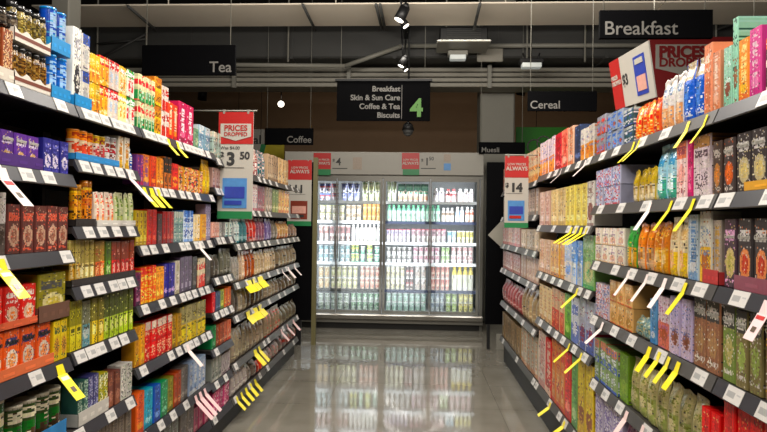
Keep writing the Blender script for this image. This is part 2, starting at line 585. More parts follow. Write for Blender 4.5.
# big red sale poster seen behind the breakfast packs
a, b = at(649, 37, 4.6), at(760, 100, 4.6)
e = empty('sale_poster', (a.x, 4.6, b.z))
W, H = b.x - a.x, a.z - b.z
tag(e, 'large red poster reading prices dropped behind the breakfast packs', 'poster')
MB().box((0, 0, 0), (W, .02, H), ch=.002).build('board', M['redlt'], e)
MB().prism([(.06 * W, -.003, .88 * H), (.06 * W, -.003, .5 * H), (.4 * W, -.003, .36 * H), (.72 * W, -.003, .5 * H), (.72 * W, -.003, .88 * H)], (0, .002, 0)).build('shield', M['fascia'], e)
text('PRICES', .115, M['redlt'], e, (.09 * W, -.0045, .68 * H), bold=.006)
text('DROPPED', .09, M['redlt'], e, (.09 * W, -.0045, .53 * H), bold=.003)
for fx in (.05, .95):
    MB().tube((fx * W, .01, H - .004), (fx * W, .01, 4.9 - b.z), .004, 6).build('hanger', M['pipe'], e)


def price_sign(px0, py0, px1, py1, Y, label, price, cents, word, pic, was=True, arm=0, armr=0):
    a, b = at(px0, py0, Y), at(px1, py1, Y)
    W, H = b.x - a.x, a.z - b.z
    e = empty('price_sign', (a.x, Y, b.z))
    tag(e, label, 'sign')
    MB().box((0, 0, 0), (W, .006, H)).build('board', M['white'], e)
    MB().box((0, -.002, .70 * H), (W, -.0005, H)).build('red_header', M['red'], e)
    if word == 'PRICES':
        MB().prism([(.06 * W, -.0045, .89 * H), (.06 * W, -.0045, .77 * H), (.5 * W, -.0045, .73 * H), (.94 * W, -.0045, .77 * H), (.94 * W, -.0045, .89 * H)], (0, .002, 0)).build('shield', M['white'], e)
        text('PRICES', .073 * H, M['red'], e, (.5 * W, -.006, .825 * H), align='CENTER', bold=.001)
        text('DROPPED', .05 * H, M['red'], e, (.5 * W, -.006, .775 * H), align='CENTER', bold=.0005)
    else:
        text('LOW PRICES', .045 * H, M['white'], e, (.5 * W, -.004, .87 * H), align='CENTER', bold=.0003)
        text('ALWAYS', .075 * H, M['white'], e, (.5 * W, -.004, .80 * H), align='CENTER', bold=.0012)
    text('$', .085 * H, M['ink'], e, (.03 * W, -.0015, .565 * H), bold=.002)
    text(price, .165 * H, M['ink'], e, (.24 * W, -.0015, .505 * H), bold=.0045)
    if cents:
        text(cents, .095 * H, M['ink'], e, (.62 * W, -.0015, .56 * H), bold=.002)
    if was:
        text('Was $4.00', .042 * H, M['ink'], e, (.06 * W, -.0015, .65 * H))
    MB().box((.06 * W, -.002, .475 * H), (.75 * W, -.0008, .48 * H)).build('fine_print', M['ink'], e)
    p = MB().box((.14 * W, -.003, .10 * H), (.84 * W, -.0008, .38 * H)).build('product_picture', M[pic[0]], e)
    MB().box((.2 * W, -.0045, .19 * H), (.78 * W, -.003, .30 * H)).build('picture_detail', M[pic[1]], e)
    MB().box((.2 * W, -.006, .13 * H), (.7 * W, -.0045, .17 * H)).build('picture_text', M[pic[2]], e)
    MB().box((0, -.002, 0), (W, -.0005, .07 * H)).build('green_strip', M['green'], e)
    if armr:
        MB().tube((0, .003, H + .008), (W + armr, .003, H + .008), .004, 8).build('arm', M['pipe'], e)
    if arm:
        MB().tube((-arm, .003, H + .008), (W + .02, .003, H + .008), .004, 8).build('arm', M['pipe'], e)
    for fx in (.15, .85):
        MB().box((fx * W - .006, -.003, H - .01), (fx * W + .006, .009, H + .014)).build('clip', M['pipe'], e)


price_sign(219, 112, 252, 219, 3.5, 'hanging white price sign reading 3.50 with red prices dropped header', '3', '50', 'PRICES', ('cyan', 'blue', 'blue'), arm=.2)
price_sign(505, 156, 528, 228, 4.2, 'hanging white price sign reading 14 beside the muesli shelves', '14', '', 'LOW', ('cyan', 'blue', 'red'), was=False, armr=.09)
price_sign(288, 160, 311, 226, 6.29, 'hanging white price sign reading 11 at far end of tea shelving', '11', '', 'LOW', ('brownp', 'pink', 'ink'), was=False)
# landscape sale sign standing at an angle on the breakfast top shelf
c0 = pix_on(.93, 608, 65)
pA, pB, pC, pD = at(608, 64, 3.3), at(643.5, 39, 2.75), at(656, 97, 2.75), at(616, 110, 3.3)
e = empty('price_sign', pD)
tag(e, 'slanted white and red price sign on top of the breakfast shelving', 'sign')
ux = (pC - pD)
W = ux.length
ux.normalize()
uz = (pA - pD)
H = uz.length
uz.normalize()
nn = ux.cross(uz).normalized()
uz = nn.cross(ux).normalized()
mw = Matrix.Identity(4)
for i in range(3):
    mw[i][0], mw[i][1], mw[i][2], mw[i][3] = ux[i], -nn[i], uz[i], pD[i]
e.matrix_world = mw
MB().box((0, 0, 0), (W, .006, H)).build('board', M['white'], e)
MB().box((0, -.002, 0), (.27 * W, -.0005, H)).build('red_header', M['red'], e)
text('PRICES\nDROPPED', .12 * H, M['white'], e, (.02 * W, -.003, .6 * H), bold=.001)
text('$3', .3 * H, M['ink'], e, (.3 * W, -.0015, .42 * H), bold=.002)
MB().box((.62 * W, -.002, .12 * H), (.88 * W, -.0005, .85 * H)).build('product_picture', M['blue'], e)
MB().box((.66 * W, -.004, .2 * H), (.86 * W, -.002, .48 * H)).build('picture_detail', M['pink'], e)
MB().box((.66 * W, -.004, .7 * H), (.84 * W, -.002, .8 * H)).build('picture_text', M['white'], e)
MB().tube((.5 * W, .006, 0), (.5 * W, .03, -.3), .005, 8).build('stand', M['pipe'], e)

# ------------------------------------------------------------------ packs


def art(layout, cols, rnd, nx, nz):
    """printed face of a pack: a small grid of printed colours (nx by nz)"""
    a, b, c = cols[0], cols[1], cols[2]
    t = cols[3] if len(cols) > 3 else cols[1]
    g = [[a] * nx for _ in range(nz)]

    def fill(v0, v1, col, u0=0, u1=1):
        for j in range(nz):
            for i in range(nx):
                if v0 <= (j + .5) / nz < v1 and u0 <= (i + .5) / nx < u1:
                    g[j][i] = col

    def words_(v0, v1, col, p=.7, u0=.1, u1=.9):
        for j in range(nz):
            if v0 <= (j + .5) / nz < v1:
                for i in range(nx):
                    if u0 <= (i + .5) / nx < u1 and rnd.random() < p:
                        g[j][i] = col

    def blob(cu, cv, ru, rv, col, p=1):
        for j in range(nz):
            for i in range(nx):
                if ((i + .5) / nx - cu) ** 2 / ru ** 2 + ((j + .5) / nz - cv) ** 2 / rv ** 2 < 1 and rnd.random() < p:
                    g[j][i] = col
    if layout == 'pic':
        words_(.72, .86, t, .75)
        words_(.6, .66, t, .5)
        blob(.5, .32, .38, .2, c)
        blob(.55, .3, .2, .1, b, .7)
        fill(0, .07, b)
    elif layout == 'split':
        fill(0, .42, b)
        words_(.62, .82, t, .75)
        blob(.5, .3, .32, .16, c, .85)
    elif layout == 'top':
        fill(.7, 1, b)
        words_(.76, .9, t, .7)
        blob(.5, .4, .34, .2, c, .85)
        words_(.08, .16, t, .5)
    elif layout == 'vert':
        for j in range(nz):
            if .1 < (j + .5) / nz < .92 and rnd.random() < .75:
                for i in range(nx):
                    if .28 < (i + .5) / nx < .78 and rnd.random() < .8:
                        g[j][i] = t
        fill(0, .12, b)
        blob(.5, .2, .35, .08, c)
    elif layout == 'busy':
        for j in range(nz):
            for i in range(nx):
                g[j][i] = rnd.choice([a, a, b, c, t])
    elif layout == 'low':
        fill(0, .5, b)
        blob(.5, .3, .36, .14, c, .9)
        words_(.38, .46, t, .6)
        words_(.66, .8, t, .3)
    elif layout == 'bands':
        fill(.8, 1, b)
        fill(.46, .6, c)
        words_(.64, .76, t, .7)
        words_(.48, .58, a, .6)
        words_(.12, .36, t, .4)
        fill(0, .08, c)
    elif layout == 'bowl':
        words_(.68, .84, t, .8)
        blob(.52, .36, .42, .22, c)
        blob(.52, .36, .28, .14, b, .75)
        words_(.06, .12, t, .5)
    ink = (.05, .04, .04)
    ck = [rnd.uniform(.8, 1.12) for _ in range(nx)]
    for j in range(nz):
        for i in range(nx):
            q = rnd.random()
            col = g[j][i]
            if q < .04:
                col = t
            elif q < .055:
                col = ink
            elif q < .09:
                col = c
            k = rnd.uniform(.82, 1.14) * ck[i]
            g[j][i] = (col[0] * k, col[1] * k * rnd.uniform(.93, 1.05), col[2] * k * rnd.uniform(.9, 1.08))
    return g


def shade(c, k):
    return tuple(min(1, v * k) for v in c)


def make_pack(shape, w, h, d, layout, cols, nx, nz, seed, name):
    rnd = random.Random(seed)
    mb = MB()
    lid = None
    if shape in ('box', 'bag'):
        g = art(layout, cols, rnd, nx, nz)
        gs = []
        for j in range(nz):
            q = g[j][0]
            a0 = cols[0]
            far_ = sum(abs(q[k] - a0[k]) for k in range(3)) > .12 and layout in ('split', 'low', 'top', 'bands')
            q = q if far_ else a0
            gs.append([shade(q, .97), q, shade(q, 1.03)])
        e = min(.004, w * .06)
        per = [(0, -w / 2 + e + (w - 2 * e) * i / nx, ('f', i)) for i in range(nx)] + [(0, w / 2 - e, ('k', 0))]
        ds = d - 2 * e
        per += [(-e - ds * i / 3, w / 2, ('s', i)) for i in range(3)] + [(-d + e, w / 2, ('k', 0))]
        per += [(-d, w / 2 - e, ('b', 0)), (-d, -w / 2 + e, ('k', 0))]
        per += [(-d + e + ds * i / 3, -w / 2, ('s', i)) for i in range(3)] + [(-e, -w / 2, ('k', 0))]
        N = len(per)
        levels = [j / nz for j in range(nz + 1)]
        for v in levels:
            for (x, y, _) in per:
                if shape == 'bag':
                    if v < .12:
                        pr = .72 + .28 * (v / .12)
                    elif v < .6:
                        pr = 1
                    else:
                        pr = max(.05, 1 - ((v - .6) / .32) ** 1.6) if v < .92 else .05
                    q = 1 - .55 * abs(2 * y / w) ** 3
                    wob = 1 + .10 * math.sin(9 * v + seed) * math.sin(14 * y / w + seed)
                    x2 = -d / 2 + (x + d / 2) * pr * q * wob
                    y2 = y * (1 - .08 * math.sin(PI * min(1, v)) + (.03 if v > .92 else 0))
                    zz = v * h + (.004 * math.sin(7 * y / w + seed) if v > .85 else 0)
                    mb.v.append((x2, y2, zz))
                else:
                    mb.v.append((x, y, v * h))
        for j in range(nz):
            for i in range(N):
                kd, q = per[i][2]
                if kd == 'f':
                    c = g[j][q]
                elif kd == 's':
                    c = gs[min(len(gs) - 1, j * len(gs) // nz)][q]
                else:
                    c = cols[0]
                mb.face([j * N + i, j * N + (i + 1) % N, (j + 1) * N + (i + 1) % N, (j + 1) * N + i], c, shape == 'bag')
        mb.face([i for i in range(N - 1, -1, -1)], cols[0])
        mb.face([nz * N + i for i in range(N)], shade(cols[0] if layout != 'top' else cols[1], .95))
        ma = M['card'] if shape == 'box' else M['film']
    else:
        r_ = w / 2
        seg = 16 if w * 1 > 0 else 12
        half = seg // 2
        g = art(layout, cols, rnd, half, nz)
        if shape == 'can':
            prof = [(0, .97), (.02, 1), (.97, 1), (1, .98)]
        elif shape == 'jar':
            prof = [(0, .9), (.05, 1), (.72, 1), (.82, .86), (.86, .78), (1, .78)]
        elif shape == 'tub':
            prof = [(0, .8), (.9, .96), (.92, 1), (1, 1)]
        elif shape == 'bottle':
            prof = [(0, .92), (.04, 1), (.7, 1), (.8, .82), (.87, .5), (1, .48)]

        def rad(v):
            for (v0, r0_), (v1, r1_) in zip(prof, prof[1:]):
                if v <= v1:
                    return r0_ + (r1_ - r0_) * (v - v0) / (v1 - v0)
            return prof[-1][1]
        lv = sorted(set([j / nz for j in range(nz + 1)] + [p[0] for p in prof]))
        for v in lv:
            for k in range(seg):
                t = -PI / 2 + 2 * PI * k / seg
                mb.v.append((-r_ + math.cos(t) * r_ * rad(v), math.sin(t) * r_ * rad(v), v * h))
        for j in range(len(lv) - 1):
            vm = (lv[j] + lv[j + 1]) / 2
            for k in range(seg):
                c = g[min(nz - 1, int(vm * nz))][k if k < half else (seg - 1 - k)]
                mb.face([j * seg + k, j * seg + (k + 1) % seg, (j + 1) * seg + (k + 1) % seg, (j + 1) * seg + k], c, True)
        mb.face([k for k in range(seg - 1, -1, -1)], cols[0])
        n0 = (len(lv) - 1) * seg
        mb.face([n0 + k for k in range(seg)], cols[0])
        ma = M['jar']
        lm = MB()
        lc_ = cols[4] if len(cols) > 4 else (cols[1] if shape != 'jar' else (.02, .02, .02))
        lr, z0, z1 = {'can': (1.02, .95, 1.005), 'jar': (.88, .86, 1.01), 'tub': (1.05, .93, 1.01), 'bottle': (.6, .88, 1.02)}[shape]
        if nz >= 6 or shape == 'bottle':
            lm.tube((-r_, 0, z0 * h), (-r_, 0, z1 * h), r_ * lr, 14, lc_)
            me2 = lm.mesh('lid', True)
            me2.materials.append(M['jar'])
            lid = me2
    me = mb.mesh(name, True)
    me.materials.append(ma)
    return me, lid


ORD = ['first', 'second', 'third', 'fourth', 'fifth', 'sixth', 'seventh', 'eighth']
NUM = ['zero', 'one', 'two', 'three', 'four', 'five', 'six', 'seven', 'eight']
CAT = {'box': 'carton', 'bag': 'pouch', 'can': 'canister', 'jar': 'jar', 'tub': 'tub', 'bottle': 'bottle'}
LABELS = {}
CNT = {}
SEED = [1]
BAYS = {}


def place(me, lid, name, label, cat, group, loc, rz):
    o = bpy.data.objects.new(name, me)
    COL.objects.link(o)
    o.location = loc
    o.rotation_euler = (0, 0, rz)
    tag(o, label, cat, group)
    if lid:
        l = bpy.data.objects.new('cap' if 'bottle' in name else 'lid', lid)
        COL.objects.link(l)
        l.parent = o
    CNT[name] = CNT.get(name, 0) + 1
    return o


def run(bay, s, x0, x1, n, ytop, kind, layout, cols, desc, base=None, tiers=1, depth=None, word=None, z0=None, up_=False, rec=0.0):
    """n facings of one product side by side between two positions along shelf s of a bay"""
    B = BAYS[bay]
    side = B['side']
    c = B['c'] + (-.001 - rec if side < 0 else .001 + rec)
    x0, x1 = mp(B, x0), mp(B, x1)
    zs = B['z'][s] + .042
    if z0 is not None:
        zs = z0
    xm = (x0 + x1) / 2
    if base is not None:
        zs = pix_on(c, xm, base).z
    Ya, Yb = sorted((y_at(c, zs, x0), y_at(c, zs, x1)))
    Ya, Yb = max(Ya, B['Y'][0] + .004), min(Yb, B['Y'][1] - .004)
    shape, name = kind.split(':')
    W = (Yb - Ya) / n
    w_ = W * .94
    ztop = pix_on(c, xm, ytop).z
    if s > 0:
        lim = B['z'][s - 1] - .004
        ztop = min(ztop, lim)
    h = max(.03, (ztop - zs) / tiers - .001)
    if shape in ('can', 'jar', 'tub', 'bottle'):
        d = w_
    else:
        d = depth or {'box': min(.16, max(.06, W * 1.1)), 'bag': min(.09, W * .6)}[shape]
    cl = []
    for k in cols.split():
        v = hx(k)
        g_ = .3 * v[0] + .59 * v[1] + .11 * v[2]
        cl.append(tuple(max(.004, g_ + (q - g_) * 1.3) * .96 for q in v))
    if len(cl) < 4:
        cl.append(cl[1])
    pxw = abs(x1 - x0) / n
    pxh = abs((pix_on(c, xm, ytop).z - zs)) * F / max(.5, (Ya + Yb) / 2) / tiers
    nx = int(max(3, min(15, pxw * 1.0)))
    nz = int(max(6, min(44, pxh * .75)))
    protos = []
    for k in range(1 if n * tiers < 2 else min(4, n * tiers)):
        SEED[0] += 1
        kk = R.uniform(.8, 1.2)
        c2 = [tuple(min(.9, v * kk) for v in q) for q in cl]
        protos.append(make_pack(shape, w_, h * R.uniform(.975, 1), d, layout, c2, nx, nz, SEED[0], name))
    snm = B['names'][s]
    grp = '%s, %s %s' % (desc, snm, B['name'])
    left_right = []
    for t in range(tiers):
        for i in range(n):
            Y = Ya + W * (i + .5)
            p = protos[R.randrange(len(protos))]
            bits = [desc]
            if tiers == 2:
                bits.append('upper row' if t else 'lower row')
            elif tiers > 2:
                bits.append('%s row up' % ORD[t])
            if 1 < n <= 8:
                bits.append('%s of %s' % (ORD[i], NUM[n]))
            bits.append('%s, %s' % (snm, B['name']) if not up_ else 'above %s, %s' % (snm, B['name']))
            lab = ', '.join(bits)
            if n > 8 and tiers == 1:
                pass
            prev = LABELS.get(lab)
            if prev is not None and prev != (bay, s, round(x0, 2)):
                print('DUPLABEL', lab)
            LABELS[lab] = (bay, s, round(x0, 2))
            if len(lab.split()) > 16:
                print('LONG', len(lab.split()), lab)
            wob = R.uniform(-.02, .02) if shape != 'bag' else R.uniform(-.06, .06)
            rc = R.uniform(0, .006)
            X = c - rc if side < 0 else c + rc
            o = place(p[0], p[1], name, lab, CAT[shape], grp if n * tiers > 1 else None,
                      (X, Y, zs + t * (h + .002)), wob + (0 if side < 0 else PI))
            if word and shape in ('box', 'bag'):
                body, fz, fs, mt, rot = word
                if i == 0 and t == 0:
                    tw = text(body, fs * h, M[mt], o, (0, 0, 0), bold=.0004)
                    tm = tw.data
                    bpy.data.objects.remove(tw)
                    xsz = [v.co.x for v in tm.vertices]
                    ww = max(xsz) - min(xsz)
                    k = (w_ * .84 if rot == 0 else h * .8) / ww
                    for v in tm.vertices:
                        v.co.x = (v.co.x - min(xsz) - ww / 2) * min(k, 1.3)
                        v.co.y *= min(k * 1.2, 1)
                    TW = (tm, fz, rot)
                tm, fz, rot = TW
                q = bpy.data.objects.new('lettering', tm)
                COL.objects.link(q)
                q.parent = o
                q.location = (.002 if shape == 'box' else .002, 0, fz * h)
                q.rotation_euler = (PI / 2, 0, PI / 2) if rot == 0 else (PI / 2, -PI / 2, PI / 2)
    return zs, zs + tiers * (h + .002)


def tray(bay, s, x0, x1, hpx, col, desc, z0=None, notch=False):
    """open shelf tray the packs stand in: front wall, ends and floor"""
    B = BAYS[bay]
    side = B['side']
    c = B['c']
    x0, x1 = mp(B, x0), mp(B, x1)
    zs = (B['z'][s] + .0415) if z0 is None else z0
    Ya, Yb = sorted((y_at(c, zs, x0), y_at(c, zs, x1)))
    Ya, Yb = max(Ya, B['Y'][0] + .004), min(Yb, B['Y'][1] - .004)
    h = hpx * ((Ya + Yb) / 2) / F
    mb = MB()
    L = Yb - Ya
    cc = hx(col)
    N = 8
    x_a = .003
    for k in range(N * (2 if notch else 1)):
        n_ = N * (2 if notch else 1)
        u0_, u1_ = k / n_, (k + 1) / n_
        f0 = 1 - .35 * abs(math.sin(PI * u0_ * 3)) if notch else 1
        f1 = 1 - .35 * abs(math.sin(PI * u1_ * 3)) if notch else 1
        ya, yb = -L / 2 + L * u0_, -L / 2 + L * u1_
        mb.prism([(x_a, ya, 0), (x_a, yb, 0), (x_a, yb, h * f1), (x_a, ya, h * f0)], (-.002, 0, 0), cc)
        if notch or k % 2:
            mb.prism([(x_a + .0006, ya, h * .3), (x_a + .0006, yb, h * .3), (x_a + .0006, yb, h * .55), (x_a + .0006, ya, h * .55)], (-.0005, 0, 0),
                     hx('7a4030') if notch else shade(cc, 1.25))
    mb.box((-.13, -L / 2, 0), (x_a, L / 2, .0015), cc)
    mb.box((-.13, -L / 2, 0), (x_a, -L / 2 + .0015, h * .9), cc)
    mb.box((-.13, L / 2 - .0015, 0), (x_a, L / 2, h * .9), cc)
    o = mb.build('display_tray', M['card'], None, True, (c, (Ya + Yb) / 2, zs))
    o.rotation_euler = (0, 0, 0 if side < 0 else PI)
    tag(o, '%s, %s of %s' % (desc, B['names'][s], B['name']), 'tray')
    return zs + .002, zs + h


MAP = {'A': (30, 66, 30, 69.6), 'B': (68, 140, 70.2, 134.8), 'C': (141, 215, 135.3, 211.3), 'D': (216, 236.5, 211.8, 232.3), 'E': (237, 265.3, 232.7, 265.8),
       'G': (266, 299, 266.2, 298), 'I': (592, 719.8, 594, 719.8), 'J': (536, 588, 538.3, 593.4), 'K': (501, 534, 502, 537.8)}


def mp(B, x):
    q = B['map']
    if not q or x < q[0] - 12 or (x < q[0] and q[0] == 30):
        return x
    if x > q[1] + 12 :
        return x
    return q[2] + (x - q[0]) * (q[3] - q[2]) / (q[1] - q[0])


# ------------------------------------------------------------------ gondola shelving
SH = ['top shelf', 'second shelf', 'third shelf', 'fourth shelf', 'fifth shelf', 'sixth shelf', 'seventh shelf', 'bottom shelf']
DEEP = .42


def gondola(key, side, Y0, Y1, zs, name, label, railmat, cs, cp, tickets=.105, tprob=.85, skip=()):
    """one bay: back panel, uprights, plinth, shelves (each with its price rail), and the paper tickets on the rails"""
    names = SH[:len(zs) - 1] + ['bottom shelf']
    BAYS[key] = dict(map=MAP.get(key), side=side, c=cp, z=zs, name=name, names=names, Y=(Y0, Y1))
    sg = side
    e = empty('shelf_unit', (sg * abs(cs), (Y0 + Y1) / 2, 0))
    tag(e, label, 'shelving', 'shelving bays under the Tea sign' if side < 0 else 'shelving bays under the Breakfast sign')
    L = Y1 - Y0

    def X(t):
        return sg * t  # t metres behind the rail's lower edge
    MB().box((min(X(.03 + DEEP), X(.05 + DEEP)), -L / 2, .05), (max(X(.03 + DEEP), X(.05 + DEEP)), L / 2, zs[0] + .03)).build('back_panel', M['back'], e)
    for yy in (-L / 2 + .001, L / 2 - .026):
        MB().box((min(X(DEEP - .01), X(DEEP + .03)), yy, 0), (max(X(DEEP - .01), X(DEEP + .03)), yy + .025, zs[0] + .03)).build('upright', M['black'], e)
    MB().box((min(X(.045), X(DEEP + .05)), -L / 2, 0), (max(X(.045), X(DEEP + .05)), L / 2, zs[-1] - .002)).build('plinth', M['black'], e)
    for i, z in enumerate(zs):
        sb = MB()
        xa, xb = sorted((X(.021), X(.03 + DEEP)))
        sb.box((xa, -L / 2 + .003, z + .018), (xb, L / 2 - .003, z + .039))
        so = sb.build('shelf', M['shelf'], e)
        rb = MB()
        a, b = -L / 2 + .004, L / 2 - .004
        rb.prism([(X(0), a, z), (X(.004), a, z - .003), (X(.021), a, z + .018), (X(.021), a, z + .041), (X(.018), a, z + .041)], (0, b - a, 0))
        ro = rb.build('price_rail', railmat, so)
        if i in skip:
            continue
        # tickets
        Yt = Y0 + .05 + R.random() * .04
        nt_ = 0
        while Yt < Y1 - .04:
            if R.random() < tprob:
                o = bpy.data.objects.new('price_ticket', TICK)
                COL.objects.link(o)
                o.scale = (1, 1 if side < 0 else 1.25, 1)
                o.location = (sg * (abs(cs) + .009 - .0012), Yt, z + .0205 + .0006)
                o.rotation_euler = (0, math.atan2(.018, .041) * (-1 if side < 0 else 1), 0 if side < 0 else 0)
                tag(o, 'white paper price ticket on the rail of %s, %s' % (names[i], name), 'price ticket', 'price tickets, %s %s' % (names[i], name))
                CNT['price_ticket'] = CNT.get('price_ticket', 0) + 1
                nt_ += 1
            Yt += tickets * R.uniform(.75, 1.5) * (.72 if i == 0 and key in 'ABC' else 1) * (1.7 if i >= 5 else 1)


tb = MB()
tb.box((-.0008, -.031, -.021), (.0008, .031, .021), (.6, .58, .55))
for sx in (-.0011, .0011):
    lo_, hi_ = sorted((sx * .75, sx))
    tb.box((lo_, -.004, -.009), (hi_, .024, .007), (.35, .35, .34))
    tb.box((lo_, -.024, .002), (hi_, -.01, .006), (.42, .42, .42))
TICK = tb.mesh('price_ticket', True)
TICK.materials.append(M['card'])

CL, PL, CR, PR = -1.13, -1.152, .82, .842


def zr(c, px, py):
    return pix_on(c, px, py).z


zt = (zr(CL, 0, 93) + zr(CL, 160, 142)) / 2
YL = [.95] + [y_at(CL, z_, x_) for x_, z_ in ((77, 1.2), (140.5, 1.1), (215.5, 1.1), (236, 1.1), (300, .9))]
YLm = y_at(CL, 1.1, 268.5)
A_ = [zt, zr(CL, 67, 186), zr(CL, 40, 266.5), (zr(CL, 0, 399.5) + zr(CL, 79, 369)) / 2, .50, .13]
B_ = [zt, zr(CL, 100, 174.5), zr(CL, 100, 238), zr(CL, 100, 295), zr(CL, 100, 355.5), zr(CL, 142, 402), .335, .13]
C_ = [zt, zr(CL, 175, 198), zr(CL, 175, 252), zr(CL, 175, 305), zr(CL, 175, 359), zr(CL, 209, 392), .13]
D_ = [zt - .02, 1.45, zr(CL, 225, 244), zr(CL, 225, 283), zr(CL, 225, 316), zr(CL, 225, 351), zr(CL, 225, 383), .13]
E_ = [zr(CL, 252, 180), zr(CL, 270, 217), zr(CL, 268, 246), zr(CL, 266, 279), zr(CL, 250, 315.5), zr(CL, 252, 357.5), .13]
print('LEFT', [[round(q, 3) for q in k] for k in (A_, B_, C_, D_, E_)], [round(q, 2) for q in YL])
gondola('A', -1, YL[0], YL[1], A_, 'front tea bay', 'dark shelving bay of purple and orange drink cartons, first in the tea row', M['rail'], CL, PL, .13, .7)
gondola('B', -1, YL[1], YL[2], B_, 'second tea bay', 'narrow dark shelving bay with blue trayed canisters, second in the tea row', M['rail'], CL, PL, .082, .95)
gondola('C', -1, YL[2], YL[3], C_, 'third tea bay', 'dark shelving bay of narrow coloured cartons before the 3.50 sign', M['rail'], CL, PL, .085, .85)
gondola('D', -1, YL[3], YL[4], D_, 'fourth tea bay', 'narrow shelving bay behind the hanging 3.50 sign', M['rail'], CL, PL, .1, .9)
gondola('E', -1, YL[4], YLm, E_, 'fifth tea bay', 'shelving bay of beige packs past the 3.50 sign', M['railg'], CL, PL, .19, .9)
gondola('G', -1, YLm, YL[5], E_, 'last tea bay', 'last shelving bay of the tea row by the black end panel', M['railg'], CL, PL, .27, .9)
zq = (zr(CR, 767, 103) + zr(CR, 607, 159.5)) / 2
YR = [.95, y_at(CR, 1.1, 711.5), y_at(CR, 1, 589), y_at(CR, 1, 535), y_at(CR, 1, 500)]
RA_ = [zq, zr(CR, 690, 209.5), (zr(CR, 607, 274.6) + zr(CR, 767, 313)) / 2, (zr(CR, 767, 421) + zr(CR, 628, 347)) / 2, zr(CR, 605, 401), .2]
RB_ = [zq, zr(CR, 565, 233), zr(CR, 560, 287.5), zr(CR, 560, 343), .2]
RC_ = [zq - .02, 1.33, zr(CR, 515, 252), zr(CR, 512, 278.5), zr(CR, 512, 316), .2]
print('RIGHT', [[round(q, 3) for q in k] for k in (RA_, RB_, RC_)], [round(q, 2) for q in YR])
gondola('H', 1, YR[0], YR[1], RA_, 'front breakfast bay', 'shelving bay of dark muesli cartons, first in the breakfast row', M['rail'], CR, PR, .17, .9)
gondola('I', 1, YR[1], YR[2], RA_, 'second breakfast bay', 'shelving bay with orange and cream pouches, second in the breakfast row', M['railg'], CR, PR, .19, .9)
gondola('J', 1, YR[2], YR[3], RB_, 'third breakfast bay', 'shelving bay of tall yellow, blue and green cereal cartons', M['railg'], CR, PR, .17, .9)
gondola('K', 1, YR[3], YR[4], RC_, 'last breakfast bay', 'last shelving bay of the breakfast row behind the 14 sign', M['railg'], CR, PR, .3, .9)

# black end panels closing the two rows
for sg, px0, px1, lab in ((-1, 298, 313.5, 'tall black end panel with olive edge closing the tea row'), (1, 487, 500, 'tall black end panel on a foot closing the breakfast row')):
    Yp = 6.3
    a, b = at(px0, 162, Yp), at(px1, 162, Yp)
    e = empty('end_panel', ((b.x if sg < 0 else a.x), Yp, 0))
    tag(e, lab, 'panel')
    x0, x1 = (-.95, 0) if sg < 0 else (0, .95)
    MB().box((x0, 0, .26), (x1, .04, a.z), ch=.004).build('board', M['signblack'], e)
    MB().box((x0 + (.02 if sg > 0 else .8), .0, 0), (x0 + (.05 if sg > 0 else .84), .04, .262)).build('foot', M['black'], e)
    MB().box((x0 + (.75 if sg > 0 else .02), .0, 0), (x0 + (.79 if sg > 0 else .06), .04, .262)).build('foot', M['black'], e)
    MB().box((x0 + (.12 if sg > 0 else .07), .005, .0), (x1 - (.08 if sg > 0 else .13), .03, .16)).build('kick_board', M['darkframe' if sg < 0 else 'colm'], e)
    if sg < 0:
        MB().box((0, 0, .0), (.045, .05, a.z + .05)).build('edge_trim', M['olive'], e)
# grey arrow shaped flag on the right end panel
a, b, c_ = at(488, 235, 6.29), at(504, 218, 6.29), at(504, 250, 6.29)
tag(MB().prism([a, b, c_], (0, .006, 0)).build('arrow_flag', M['beam']), 'grey triangular flag standing out beside the 14 sign', 'flag')

# ------------------------------------------------------------------ tea side, front bay
b_, t_ = tray('A', 0, -34, 13, 14, 'd8cfc0', 'white tray of sachet cartons')
run('A', 0, -34, 13, 4, 20, 'box:coffee_carton', 'busy', '8a4a30 c89a70 5a2418 e0c8a8', 'brown patterned sachet carton', z0=b_)
run('A', 0, -34, 22, 5, 0, 'jar:coffee_jar', 'top', '26221f 3a3430 544a40 8a8074', 'black lidded dark coffee jar', base=19, up_=True)
b_, t_ = tray('A', 0, 13.5, 48, 15, 'e2dacd', 'scalloped white tray with brown stripe', notch=True)
lo = run('A', 0, 13.5, 48, 5, 50, 'jar:coffee_jar', 'busy', '6a4a2c 8a6a40 3a2a1c a88a5a', 'small brown coffee jar in scalloped tray', z0=b_)
b2_, t2_ = tray('A', 0, 13.5, 48, 15, 'e2dacd', 'raised scalloped white tray with brown stripe', z0=lo[1] + .004, notch=True)
run('A', 0, 13.5, 48, 5, 9, 'jar:coffee_jar', 'busy', '6a5a34 8a7a48 3a3420 a89a6a', 'small olive brown coffee jar', z0=b2_, up_=True)
b_, t_ = tray('A', 0, 48.5, 66, 13, '1c8ccc', 'bright blue tray of blue tins')
lo = run('A', 0, 48.5, 66, 2, 56, 'can:drink_canister', 'vert', '2464b4 1c8ccc 5aa8d8 a8c8e8', 'blue tin with white script', z0=b_)
b2_, t2_ = tray('A', 0, 48.5, 66, 15, '1c8ccc', 'raised bright blue tray', z0=lo[1] + .004)
run('A', 0, 48.5, 66, 2, 10, 'can:drink_canister', 'vert', '2a4ca8 1c8ccc 5aa8d8 b0cce8', 'blue tin with white script', z0=b2_, up_=True)
b_, t_ = tray('B', 0, 68, 91, 12, '1c8ccc', 'blue tray under tall pod cartons')
run('B', 0, 67.8, 80.5, 1, 26, 'box:machine_pod_carton', 'pic', 'e8e4dc d0ccc4 1c1c22 8a8a90', 'tall white carton with black machine picture', z0=b_, rec=.003)
